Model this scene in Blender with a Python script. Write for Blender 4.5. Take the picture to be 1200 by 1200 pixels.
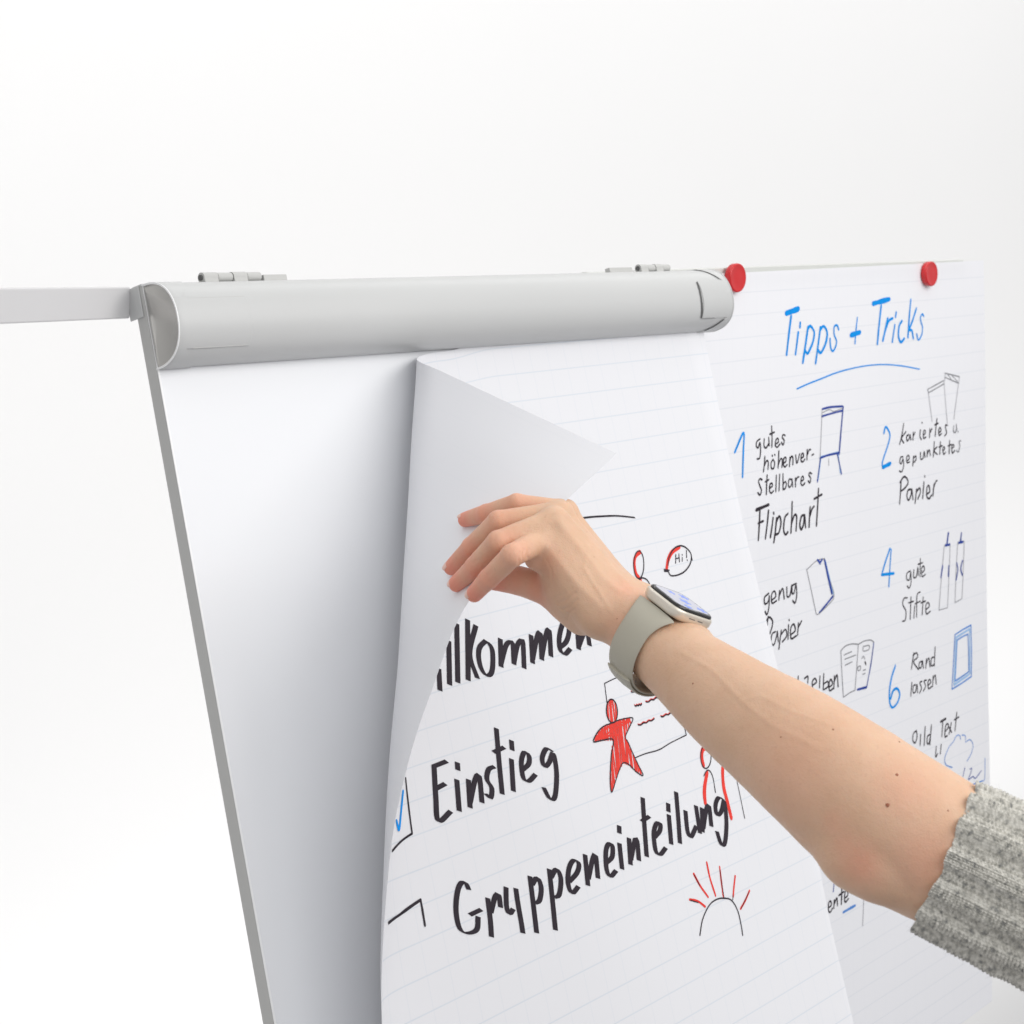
import bpy, bmesh, math, random
import numpy as np
from mathutils import Vector, Matrix, noise

for o in list(bpy.data.objects): bpy.data.objects.remove(o)
SC = bpy.context.scene
COL = SC.collection
random.seed(4)
rng = np.random.default_rng(7)

# ------------------------------------------------------------------ camera
EYE = 1.72
TH = 0.86374260                      # heading of the view relative to the board
c_, s_ = math.cos(TH), math.sin(TH)
RIGHT = np.array([c_, -s_, 0.0]); FWD = np.array([s_, c_, 0.0]); CAMP = np.array([0.0, 0.0, EYE])
cam_d = bpy.data.cameras.new('camera'); cam = bpy.data.objects.new('camera', cam_d); COL.objects.link(cam)
cam.location = CAMP; cam.rotation_euler = (math.pi/2, 0, -math.atan2(FWD[0], FWD[1]))
cam_d.sensor_width = 36; cam_d.lens = 2150/1200*36
cam_d.shift_y = -(600-241)/1200
cam_d.clip_start = 0.05; cam_d.clip_end = 60
cam_d.dof.use_dof = True; cam_d.dof.focus_distance = 1.42; cam_d.dof.aperture_fstop = 20
SC.camera = cam
SC.render.resolution_x = 1024; SC.render.resolution_y = 1024

# ------------------------------------------------------------------ light
w = bpy.data.worlds.new('World'); SC.world = w; w.use_nodes = True
wn = w.node_tree; bg = wn.nodes['Background']; bg.inputs[1].default_value = 0.80
wg = wn.nodes.new('ShaderNodeTexCoord'); ws = wn.nodes.new('ShaderNodeSeparateXYZ'); wr = wn.nodes.new('ShaderNodeMapRange'); wc = wn.nodes.new('ShaderNodeMix'); wc.data_type = 'RGBA'
wn.links.new(wg.outputs['Generated'], ws.inputs[0]); wn.links.new(ws.outputs[2], wr.inputs[0]); wr.inputs[1].default_value = -0.7; wr.inputs[2].default_value = 0.6
wn.links.new(wr.outputs[0], wc.inputs[0]); wc.inputs[6].default_value = (0.36, 0.36, 0.385, 1); wc.inputs[7].default_value = (1.0, 1.0, 1.0, 1); wn.links.new(wc.outputs[2], bg.inputs[0])
SC.view_settings.view_transform = 'Standard'; SC.view_settings.look = 'None'
SC.view_settings.exposure = 0; SC.view_settings.gamma = 1
CEN = np.array([1.25, 0.9, 1.45])
def area(name, loc, target, size, power, col=(1, 1, 1)):
    d = bpy.data.lights.new(name, 'AREA'); d.shape = 'RECTANGLE'; d.size = size[0]; d.size_y = size[1]; d.energy = power; d.color = col
    o = bpy.data.objects.new(name, d); COL.objects.link(o); o.location = loc
    o.rotation_euler = (Vector(target) - Vector(loc)).to_track_quat('-Z', 'Y').to_euler(); return o
area('softbox_key', CEN + RIGHT*1.5 + np.array([0, 0, 1.0]) - FWD*0.45, CEN, (1.1, 1.1), 16, (1.0, 0.985, 0.965))
area('softbox_fill', (0.45, -1.45, 2.85), (1.3, 1.0, 1.35), (1.8, 1.4), 16.5, (0.985, 0.99, 1.0))
area('added_wall_light', (4.6, 1.6, 3.4), (4.7, 3.2, 1.4), (9.0, 0.8), 58, (1.0, 1.0, 1.0))  # unseen lamp added behind the board to whiten the wall
area('added_wall_light_low', (4.6, 1.75, -0.7), (4.7, 3.2, 0.8), (9.0, 0.6), 58, (1.0, 1.0, 1.0))  # second added lamp, from below, to even out the wall's brightness

# ------------------------------------------------------------------ helpers
def M(name, col, rough=0.5, metal=0.0, spec=0.5, noise_s=0, noise_a=0.0, bump=0.0, bump_s=200, sub=0.0, coat=0.0):
    m = bpy.data.materials.new(name); m.use_nodes = True; nt = m.node_tree; b = nt.nodes['Principled BSDF']
    b.inputs['Base Color'].default_value = (*col, 1); b.inputs['Roughness'].default_value = rough
    b.inputs['Metallic'].default_value = metal; b.inputs['Specular IOR Level'].default_value = spec
    b.inputs['Coat Weight'].default_value = coat
    tc = nt.nodes.new('ShaderNodeTexCoord')
    if noise_a:
        n = nt.nodes.new('ShaderNodeTexNoise'); n.inputs['Scale'].default_value = noise_s; n.inputs['Detail'].default_value = 4
        nt.links.new(tc.outputs['Object'], n.inputs['Vector'])
        mx = nt.nodes.new('ShaderNodeMix'); mx.data_type = 'RGBA'
        mx.inputs[6].default_value = (*[c*(1-noise_a) for c in col], 1); mx.inputs[7].default_value = (*[min(1, c*(1+noise_a)) for c in col], 1)
        nt.links.new(n.outputs['Fac'], mx.inputs[0]); nt.links.new(mx.outputs[2], b.inputs['Base Color'])
    if bump:
        n = nt.nodes.new('ShaderNodeTexNoise'); n.inputs['Scale'].default_value = bump_s; n.inputs['Detail'].default_value = 3
        nt.links.new(tc.outputs['Object'], n.inputs['Vector'])
        bp = nt.nodes.new('ShaderNodeBump'); bp.inputs['Strength'].default_value = 1; bp.inputs['Distance'].default_value = bump
        nt.links.new(n.outputs['Fac'], bp.inputs['Height']); nt.links.new(bp.outputs['Normal'], b.inputs['Normal'])
    return m

def link(name, me, mat, parent=None, smooth=False):
    o = bpy.data.objects.new(name, me); COL.objects.link(o)
    if mat and not me.materials: me.materials.append(mat)
    if parent is not None: o.parent = parent
    if smooth:
        me.polygons.foreach_set('use_smooth', [True]*len(me.polygons))
    return o

def obj(name, V, F, mat, parent=None, smooth=False):
    """V in world coordinates; stored relative to the parent thing (whose rotation is none)."""
    V = np.asarray(V, float)
    if parent is not None:
        l = np.zeros(3); p = parent
        while p is not None: l += np.array(p.location); p = p.parent
        V = V - l
    me = bpy.data.meshes.new(name); me.from_pydata(V.tolist(), [], [list(map(int, f)) for f in F]); me.update()
    return link(name, me, mat, parent, smooth)

def thing(name, label, cat, loc, group=None):
    o = bpy.data.objects.new(name, None); COL.objects.link(o); o.location = loc; o.empty_display_size = 0.05
    o['label'] = label; o['category'] = cat
    if group: o['group'] = group
    return o

def bevel(o, wd, seg=2):
    m = o.modifiers.new('bevel', 'BEVEL'); m.width = wd; m.segments = seg; m.limit_method = 'ANGLE'; m.angle_limit = math.radians(35)
    return o

def box8(o, a, b, c):
    """box from corner o along vectors a, b, c"""
    o, a, b, c = map(np.asarray, (o, a, b, c))
    V = [o, o+a, o+a+b, o+b, o+c, o+a+c, o+a+b+c, o+b+c]
    F = [(0, 3, 2, 1), (4, 5, 6, 7), (0, 1, 5, 4), (1, 2, 6, 5), (2, 3, 7, 6), (3, 0, 4, 7)]
    if np.dot(np.cross(a, b), c) < 0: F = [f[::-1] for f in F]
    return V, F

def grid_faces(nu, nv, wrapu=False):
    F = []
    for j in range(nv-1):
        for i in range(nu if wrapu else nu-1):
            i2 = (i+1) % nu
            F.append((j*nu+i, j*nu+i2, (j+1)*nu+i2, (j+1)*nu+i))
    return F

def shadesmooth(o, ang=40):
    me = o.data; me.polygons.foreach_set('use_smooth', [True]*len(me.polygons))
    try: me.set_sharp_from_angle(angle=math.radians(ang))
    except Exception: pass
    return o

# ------------------------------------------------------------------ board frame of reference
P0 = np.array([0.84323878, 1.07633447, 1.66140171])          # top left front corner of the board
TILT = math.radians(16)
EX = np.array([1.0, 0, 0]); ED = np.array([0, -math.sin(TILT), -math.cos(TILT)]); EN = np.array([0, -math.cos(TILT), math.sin(TILT)])
EXB = EX + ED*0.0137
def B(x, s, h=0.0): return P0 + EX*x + ED*s + EN*h            # x along, s down, h out of the board
def BB(x, s, h=0.0): return P0 + EXB*x + ED*s + EN*h

# ------------------------------------------------------------------ wall
m_wall = M('wall_paint', (0.86, 0.855, 0.845), 0.9, noise_s=1.2, noise_a=0.008, bump=0.0004, bump_s=60)
V, F = box8((-6, 3.2, -3.0), (20, 0, 0), (0, 0.2, 0), (0, 0, 8)); wl = obj('wall', V, F, m_wall); wl['kind'] = 'structure'

# ------------------------------------------------------------------ flip chart
m_alu = M('satin_grey_plastic', (0.56, 0.565, 0.56), 0.40, spec=0.45, noise_s=7, noise_a=0.025, bump=0.00004, bump_s=700)
m_side = M('grey_edge_profile', (0.52, 0.52, 0.505), 0.5, noise_s=40, noise_a=0.03)
m_cap = M('dark_satin_metal', (0.50, 0.49, 0.47), 0.27, metal=0.85, bump=0.00002, bump_s=700)
m_lip = M('white_plastic_lip', (0.88, 0.88, 0.88), 0.3)
m_board = M('white_enamel', (0.80, 0.81, 0.83), 0.28, spec=0.35, bump=0.00003, bump_s=25)
m_hinge = M('grey_steel', (0.52, 0.52, 0.505), 0.5, noise_s=60, noise_a=0.03)
m_dark = M('dark_gap', (0.10, 0.10, 0.10), 0.7)
m_arm = M('grey_coated_rail', (0.66, 0.655, 0.66), 0.45, spec=0.4, noise_s=20, noise_a=0.015)
m_arm2 = M('pale_green_grey_rail', (0.66, 0.67, 0.64), 0.45)

fc = thing('flip_chart', 'tilted white flip chart board with rounded grey clamp bar and side rails', 'flip chart', tuple(B(0.35, 1.05)))
BW = 0.662
V, F = box8(BB(0.002, 0, -0.0003), EXB*(BW-0.004), ED*1.0, -EN*0.0105); obj('board_panel', V, F, m_board, fc)
V, F = box8(BB(0, 0.0), EXB*0.0018, ED*1.0, -EN*0.0112); obj('edge_profile', V, F, m_side, fc)
V, F = box8(BB(0, 0.0, 0.0002), EXB*0.0016, ED*1.0, EN*0.0009); bevel(obj('edge_lip', V, F, m_lip, fc), 0.0003)
V, F = box8(BB(BW-0.0018, 0.0), EXB*0.0018, ED*1.0, -EN*0.0112); obj('edge_profile', V, F, m_side, fc)
V, F = box8(BB(0.0, -0.0015, 0.0), EXB*BW, ED*0.0014, -EN*0.0112); obj('edge_profile', V, F, m_alu, fc)
# corner block behind the clamp, where the left rail leaves
V, F = box8(BB(-0.0012, -0.001, -0.0030), EXB*0.0011, ED*0.0235, -EN*0.0155); bevel(obj('corner_block', V, F, m_alu, fc), 0.0005)

HC, DC, WC = 0.0625, 0.0335, 0.706
def prof(t, grow=0.0):
    """clamp section: t 0..1 from the top back edge round to the bottom back edge -> (s, h)"""
    a = math.pi*t
    s0 = -math.cos(a); h0 = math.sin(a)
    s1 = math.copysign(abs(s0)**0.92, s0); h1 = abs(h0)**0.80
    return (HC/2 + (HC/2+grow)*s1, 0.0005 + (DC+grow)*h1)
NT = 48
def tube(x0f, x1f, t0, t1, grow, nx=2, name='clamp_bar', mat=None):
    V = []; n = NT; fr = [0, 0.0006, 0.003, 0.25, 0.5, 0.75, 0.997, 0.9994, 1]; nx = len(fr)-1
    for k in range(n+1):
        t = t0 + (t1-t0)*k/n; s, h = prof(t, grow)
        for i in range(nx+1):
            x = x0f(t) + (x1f(t)-x0f(t))*fr[i]
            V.append(BB(x, s, h))
    F = []
    m = nx+1
    for k in range(n):
        for i in range(nx): F.append((k*m+i, (k+1)*m+i, (k+1)*m+i+1, k*m+i+1))
    return V, F
V, F = tube(lambda t: 0.004, lambda t: WC-0.004, 0, 1, 0)
o = obj('clamp_bar', V, F, m_alu, fc); md = o.modifiers.new('s', 'SOLIDIFY'); md.thickness = 0.0016; md.offset = -1; shadesmooth(o, 60)
# end caps: a shell with a tab reaching along the bar
def capx(t, tab, side):
    # how far the shell reaches in from the end
    if 0.36 < t < 0.74: return tab
    u = (0.36-t)/0.36 if t <= 0.36 else (t-0.74)/0.26
    return 0.008 + 0.022*max(0, u)**0.8
def shell(end):
    V = []; F = []; ts = sorted(set([i/72 for i in range(73)] + [0.3601, 0.3599, 0.7401, 0.7399])); n = len(ts)
    g = 0.0007
    fr = [0, 0.01, 0.04, 0.1, 0.2, 0.3, 0.4, 0.5, 0.6, 0.7, 0.8, 0.9, 0.985, 0.995, 1]; nx = len(fr)-1
    for t in ts:
        w = capx(t, 0.068 if end == 0 else 0.052, end)
        for i in range(nx+1):
            f = fr[i]
            s, h = prof(t, g)
            if end == 0: x = w*f
            else: x = WC - w*f
            # soften the outer rim
            if f*w < 0.004:
                q = 1-f*w/0.004; s = HC/2+(s-HC/2)*(1-0.018*q*q); h = h*(1-0.03*q*q)
            V.append(BB(x, s, h))
    m = nx+1
    for k in range(n-1):
        for i in range(nx): F.append((k*m+i, (k+1)*m+i, (k+1)*m+i+1, k*m+i+1))
    return V, F
for end in (0, 1):
    V, F = shell(end)
    if end: F = [f[::-1] for f in F]
    o = obj('end_cap', V, F, m_alu, fc); md = o.modifiers.new('s', 'SOLIDIFY'); md.thickness = 0.0006; md.offset = -1 ; shadesmooth(o, 50)
    # end face: dished plate inside a raised rim
    V = []; F = []; rings = [(1.0, 0.0), (0.965, 0.0008)] + [(f_, -0.0040*(1-(f_/0.965)**2)+0.0008) for f_ in (0.94, 0.88, 0.8, 0.7, 0.58, 0.45, 0.3, 0.15, 0.0)]
    N = 60; out = [prof(k/N, 0.0003) for k in range(N+1)] + [(HC*(1-k/16), 0.0006) for k in range(1, 16)]; MM = len(out)
    for (f, dpt) in rings:
        for (s, h) in out:
            s = HC/2+(s-HC/2)*f; h = 0.0130+(h-0.0130)*f
            V.append(BB(dpt if end == 0 else WC-dpt, s, h))
    for r in range(len(rings)-1):
        for k in range(MM): F.append((r*MM+k, (r+1)*MM+k, (r+1)*MM+(k+1) % MM, r*MM+(k+1) % MM))
    if end: F = [f[::-1] for f in F]
    q = obj('end_plate', V, F, m_cap, o, True)
    rim = []; RF = []
    for k in range(N+1):
        for (f, dd) in ((1.012, 0.0), (1.012, -0.0008), (0.965, -0.0008), (0.965, 0.0008)):
            s, h = prof(k/N, 0.0003); s = HC/2+(s-HC/2)*f; h = 0.0005+(h-0.0005)*f + (0.0006 if f < 1 else 0)
            x = dd if end == 0 else WC-dd
            rim.append(BB(x, s, h))
    for k in range(N):
        for j in range(4): RF.append((k*4+j, k*4+(j+1) % 4, (k+1)*4+(j+1) % 4, (k+1)*4+j))
    if end: RF = [f[::-1] for f in RF]
    obj('rim', rim, RF, m_lip if end == 0 else m_alu, o)
# seams of the caps: thin dark joints lying in the step
def seam(end, pts):
    V = []; F = []
    for (t, w) in pts:
        s, h = prof(t, 0.0008); x = w if end == 0 else WC-w
        s2, h2 = prof(t, 0.0011)
        V += [BB(x-0.0011, s, h), BB(x+0.0011, s+0.0004, h)]
    for i in range(len(pts)-1): F.append((2*i, 2*i+1, 2*i+3, 2*i+2))
    o = obj('seam', V, F, m_dark if end else m_side, fc)
    return o
seam(0, [(0.37, w_*0.067/10) for w_ in range(2, 11)])
seam(0, [(0.735, w_*0.067/10) for w_ in range(2, 11)])
seam(1, [(0.735, 0.030+w_*0.0022) for w_ in range(0, 11)])
seam(1, [(0.37+0.36*i/14, 0.0535+0.0022*math.sin(math.pi*i/14)) for i in range(15)])
seam(1, [(0.10+0.24*i/10, capx(0.10+0.24*i/10, 0, 1)+0.001) for i in range(11)])
seam(1, [(0.76+0.18*i/10, capx(0.76+0.18*i/10, 0, 1)+0.001) for i in range(11)])

def cyl(a, b, r, n=16):
    a, b = np.asarray(a, float), np.asarray(b, float); d = (b-a)/np.linalg.norm(b-a)
    u = np.cross(d, [0.3, 0.2, 1.0]); u /= np.linalg.norm(u); v = np.cross(d, u)
    V = []
    for p in (a, b):
        for k in range(n):
            an = 2*math.pi*k/n; V.append(p+u*math.cos(an)*r+v*math.sin(an)*r)
    F = [(k, (k+1) % n, n+(k+1) % n, n+k) for k in range(n)] + [tuple(range(n))[::-1], tuple(range(n, 2*n))]
    return V, F
# two hinges on the clamp's back edge: rolled knuckles with a leaf
for x0, x1, flip in ((0.053, 0.137, 0), (0.551, 0.650, 1)):
    h = None
    kn0, kn1 = (x0, x0+0.058) if not flip else (x1-0.050, x1)
    lf0, lf1 = (x0+0.060, x1) if not flip else (x0, x0+0.036)
    V, F = box8(BB(lf0, -0.0050, 0.001), EXB*(lf1-lf0), ED*0.006, EN*0.006); h = bevel(obj('hinge', V, F, m_hinge, fc), 0.0005)
    nk = 4; kw = (kn1-kn0)/nk
    for k in range(nk):
        rr = 0.0040 if k % 2 == 0 else 0.0036
        V, F = cyl(BB(kn0+kw*k+0.0004, -0.0042, 0.004), BB(kn0+kw*(k+1)-0.0004, -0.0042, 0.004), rr); shadesmooth(obj('knuckle', V, F, m_hinge, h), 50)
        if k % 2 == 0:
            V, F = box8(BB(kn0+kw*k+0.0006, -0.0042, 0.0040), EXB*(kw-0.0012), ED*0.008, EN*0.0038); bevel(obj('hinge_leaf', V, F, m_hinge, h), 0.0004)
    V, F = cyl(BB(kn0-0.0008, -0.0042, 0.004), BB(kn1+0.0006, -0.0042, 0.004), 0.0022); obj('hinge_pin', V, F, m_dark, h)

# side rails
def rail(a, b, height, thick, mat, name='side_rail'):
    a, b = np.array(a), np.array(b); d = b-a; dn = d/np.linalg.norm(d)
    out = np.cross(dn, [0, 0, 1.0]); out /= np.linalg.norm(out)
    if out[1] > 0: out = -out
    dw = np.cross(out, dn); dw /= np.linalg.norm(dw)
    if dw[2] > 0: dw = -dw
    V, F = box8(a, d, dw*height, -out*thick); return bevel(obj(name, V, F, mat, fc), 0.0012, 3)
rail((0.8435,1.0895,1.6603), (0.493,0.937,1.6747), 0.0232, 0.010, m_arm)
rail((1.40, 1.0990, 1.6555), (2.187, 1.0990, 1.6503), 0.0225, 0.009, m_arm2)
V, F = box8((1.44, 1.075, 1.655), (0.05, 0, 0), (0, 0.034, 0), (0, 0, -0.03)); bevel(obj('rail_bracket', V, F, m_side, fc), 0.001)

# ---- front sheet as a developable curl: returns points S[v,u] in (x,s,h) of the board frame
SV = [0, .08, .16, .24, .31, .38, .46, .56, .75, .95]
SPAR = [[0.3005, 0.3204, 1.4219, 0.5047], [0.2893, 0.4778, 1.2653, 0.3931], [0.2731, 0.5649, 1.0437, 0.2417], [0.2476, 0.6171, 0.9527, 0.1251], [0.2156, 0.6432, 0.9225, -0.0228], [0.1814, 0.6175, 0.877, -0.1466], [0.1425, 0.5726, 0.8235, -0.0902], [0.115, 0.5, 0.8, -0.05], [0.09, 0.5, 0.7, 0.0], [0.07, 0.5, 0.6, 0.0]]
def cr(xs, ys, x):
    """smooth interpolation of rows (Hermite with finite-difference slopes)"""
    xs = np.asarray(xs, float); ys = np.asarray(ys, float)
    m = np.zeros_like(ys); d = (ys[1:]-ys[:-1])/(xs[1:]-xs[:-1])[:, None]
    m[1:-1] = (d[1:]+d[:-1])/2; m[0] = d[0]; m[-1] = d[-1]
    i = int(np.clip(np.searchsorted(xs, x)-1, 0, len(xs)-2)); h = xs[i+1]-xs[i]; t = (x-xs[i])/h
    return ((2*t**3-3*t*t+1)*ys[i] + (t**3-2*t*t+t)*h*m[i] + (-2*t**3+3*t*t)*ys[i+1] + (t**3-t*t)*h*m[i+1])
SW, SH, S0 = 0.689, 0.95, 0.062
def sheet_row(v, us):
    g, lc, Phi, dr = cr(SV, SPAR, v)
    n = 160; l = np.linspace(0, g, n+1); lm = (l[1:]+l[:-1])/2; dl = g/n
    t = np.clip(lm/(lc*g), 0, 1); ph = Phi*(t*t*(3-2*t)); a = dr*t
    X = g-np.concatenate([[0], np.cumsum(np.cos(ph)*np.cos(a)*dl)])
    H = .002+np.concatenate([[0], np.cumsum(np.sin(ph)*np.cos(a)*dl)])
    S = S0+v+np.concatenate([[0], np.cumsum(np.sin(a)*dl)])
    us = np.asarray(us); L = g-us
    x = np.where(L > 0, np.interp(L, l, X), us); s = np.where(L > 0, np.interp(L, l, S), S0+v); h = np.where(L > 0, np.interp(L, l, H), .002)
    e = np.clip((g+0.07-us)/0.07, 0, 1); s = s + 0.0065*math.exp(-(v/0.05)**2)*e*e*(3-2*e)
    # the loose lower right part bows gently off the board
    r = np.clip((us-0.45)/0.24, 0, 1); q = np.clip((v-0.25)/0.6, 0, 1)
    h = h + 0.003*r*r*q + 0.0012*np.sin(us*9+v*5)*np.clip(v/0.2, 0, 1)*np.clip((us-g)/0.1, 0, 1)
    x = x - 0.011*r*r*np.clip(v/0.2, 0, 1) - 0.012*r*r*np.clip((v-0.33)/0.25, 0, 1)**1.5
    return np.stack([x, s, h], -1)
SNU, SNV = 221, 261
SUS = np.linspace(0, SW, SNU); SVS = np.linspace(0, SH, SNV)
SGRID = np.array([sheet_row(v, SUS) for v in SVS])
SWORLD = P0 + SGRID[..., 0:1]*EX + SGRID[..., 1:2]*ED + SGRID[..., 2:3]*EN

# ------------------------------------------------------------------ paper
def paper_mat(name, col, u0, v0, sp, line, la, lb_, trans=0.05):
    m = bpy.data.materials.new(name); m.use_nodes = True; nt = m.node_tree; N = nt.nodes; Lk = nt.links
    b = N['Principled BSDF']; b.inputs['Roughness'].default_value = 0.62; b.inputs['Specular IOR Level'].default_value = 0.3
    uv = N.new('ShaderNodeUVMap'); uv.uv_map = 'page'; sep = N.new('ShaderNodeSeparateXYZ'); Lk.new(uv.outputs[0], sep.inputs[0])
    def mth(op, a, bb=None, c=None):
        n = N.new('ShaderNodeMath'); n.operation = op
        for i, x in enumerate((a, bb, c)):
            if x is None: continue
            if isinstance(x, (int, float)): n.inputs[i].default_value = x
            else: Lk.new(x, n.inputs[i])
        return n.outputs[0]
    def lines(x, off, hw):
        f = mth('PINGPONG', mth('SUBTRACT', x, off), sp/2)       # distance to the nearest line
        return mth('SUBTRACT', 1.0, mth('SMOOTH_MIN', 1.0, mth('DIVIDE', f, hw), 0.2))
    lu = mth('MULTIPLY', mth('MAXIMUM', lines(sep.outputs[0], u0, 0.00085), 0.0), lb_)
    lv = mth('MULTIPLY', mth('MAXIMUM', lines(sep.outputs[1], v0, 0.00085), 0.0), la)
    nz = N.new('ShaderNodeTexNoise'); nz.inputs['Scale'].default_value = 18; Lk.new(uv.outputs[0], nz.inputs['Vector'])
    geo = N.new('ShaderNodeNewGeometry')
    fac = mth('MULTIPLY', mth('MAXIMUM', lu, lv), mth('MULTIPLY_ADD', nz.outputs['Fac'], 0.5, 0.7))
    fac = mth('MULTIPLY', fac, mth('SUBTRACT', 1.0, mth('MULTIPLY', geo.outputs['Backfacing'], 0.92)))
    mx = N.new('ShaderNodeMix'); mx.data_type = 'RGBA'; mx.inputs[6].default_value = (*col, 1); mx.inputs[7].default_value = (*line, 1)
    Lk.new(fac, mx.inputs[0]); Lk.new(mx.outputs[2], b.inputs['Base Color'])
    fb = N.new('ShaderNodeTexNoise'); fb.inputs['Scale'].default_value = 900; fb.inputs['Detail'].default_value = 2; Lk.new(uv.outputs[0], fb.inputs['Vector'])
    bp = N.new('ShaderNodeBump'); bp.inputs['Distance'].default_value = 0.00003; Lk.new(fb.outputs['Fac'], bp.inputs['Height']); Lk.new(bp.outputs[0], b.inputs['Normal'])
    tr = N.new('ShaderNodeBsdfTranslucent'); tr.inputs[0].default_value = (*col, 1)
    ms = N.new('ShaderNodeMixShader'); ms.inputs[0].default_value = trans
    Lk.new(b.outputs[0], ms.inputs[1]); Lk.new(tr.outputs[0], ms.inputs[2]); Lk.new(ms.outputs[0], N['Material Output'].inputs[0])
    return m
m_paper = paper_mat('squared_paper', (0.825, 0.828, 0.855), 0.0005, 0.032, 0.0243, (0.50, 0.60, 0.70), 0.42, 0.13)
m_paper2 = paper_mat('squared_paper_far', (0.87, 0.872, 0.90), 0.012, 0.0945, 0.0243, (0.52, 0.58, 0.66), 0.30, 0.07)

def paper(name, W, us, vs, mat, parent):
    nv, nu = W.shape[:2]
    o = obj(name, W.reshape(-1, 3), [f[::-1] for f in grid_faces(nu, nv)], mat, parent, True)
    me = o.data; uvl = me.uv_layers.new(name='page')
    vi = np.zeros(len(me.loops), int); me.loops.foreach_get('vertex_index', vi)
    UV = np.stack([us[vi % nu], vs[vi//nu]], -1); uvl.data.foreach_set('uv', UV.ravel())
    return o

t_front = thing('paper_sheet', 'squared sheet lettered in broad black marker, its loose top left corner lifted by the hand', 'paper sheet', tuple(B(0.5, 0.5)))
paper('paper', SWORLD, SUS, SVS, m_paper, t_front)

# sheet pinned to the right hand rail
TO = np.array([1.558, 1.0960, 1.648]); TIL = math.radians(0.6)
TED = np.array([0, -math.sin(TIL), -math.cos(TIL)]); TEN = np.array([0, -math.cos(TIL), math.sin(TIL)])
def tipw(u, v): return 0.0012*math.sin(u*11+1)*min(1, v/0.15)+0.0015*math.sin(v*7+u*3)*min(1, v/0.3)
TU = np.linspace(0, 0.679, 70); TV = np.linspace(0, 0.97, 90)
TW = np.array([[TO + EX*u + TED*v + TEN*(0.0004+max(-0.0002, tipw(u, v)) ) for u in TU] for v in TV])
t_tips = thing('paper_sheet', 'squared sheet with blue heading and small sketches, pinned up by two red magnets', 'paper sheet', tuple(TO+EX*0.34+TED*0.97))
paper('paper', TW, TU, TV, m_paper2, t_tips)

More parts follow.
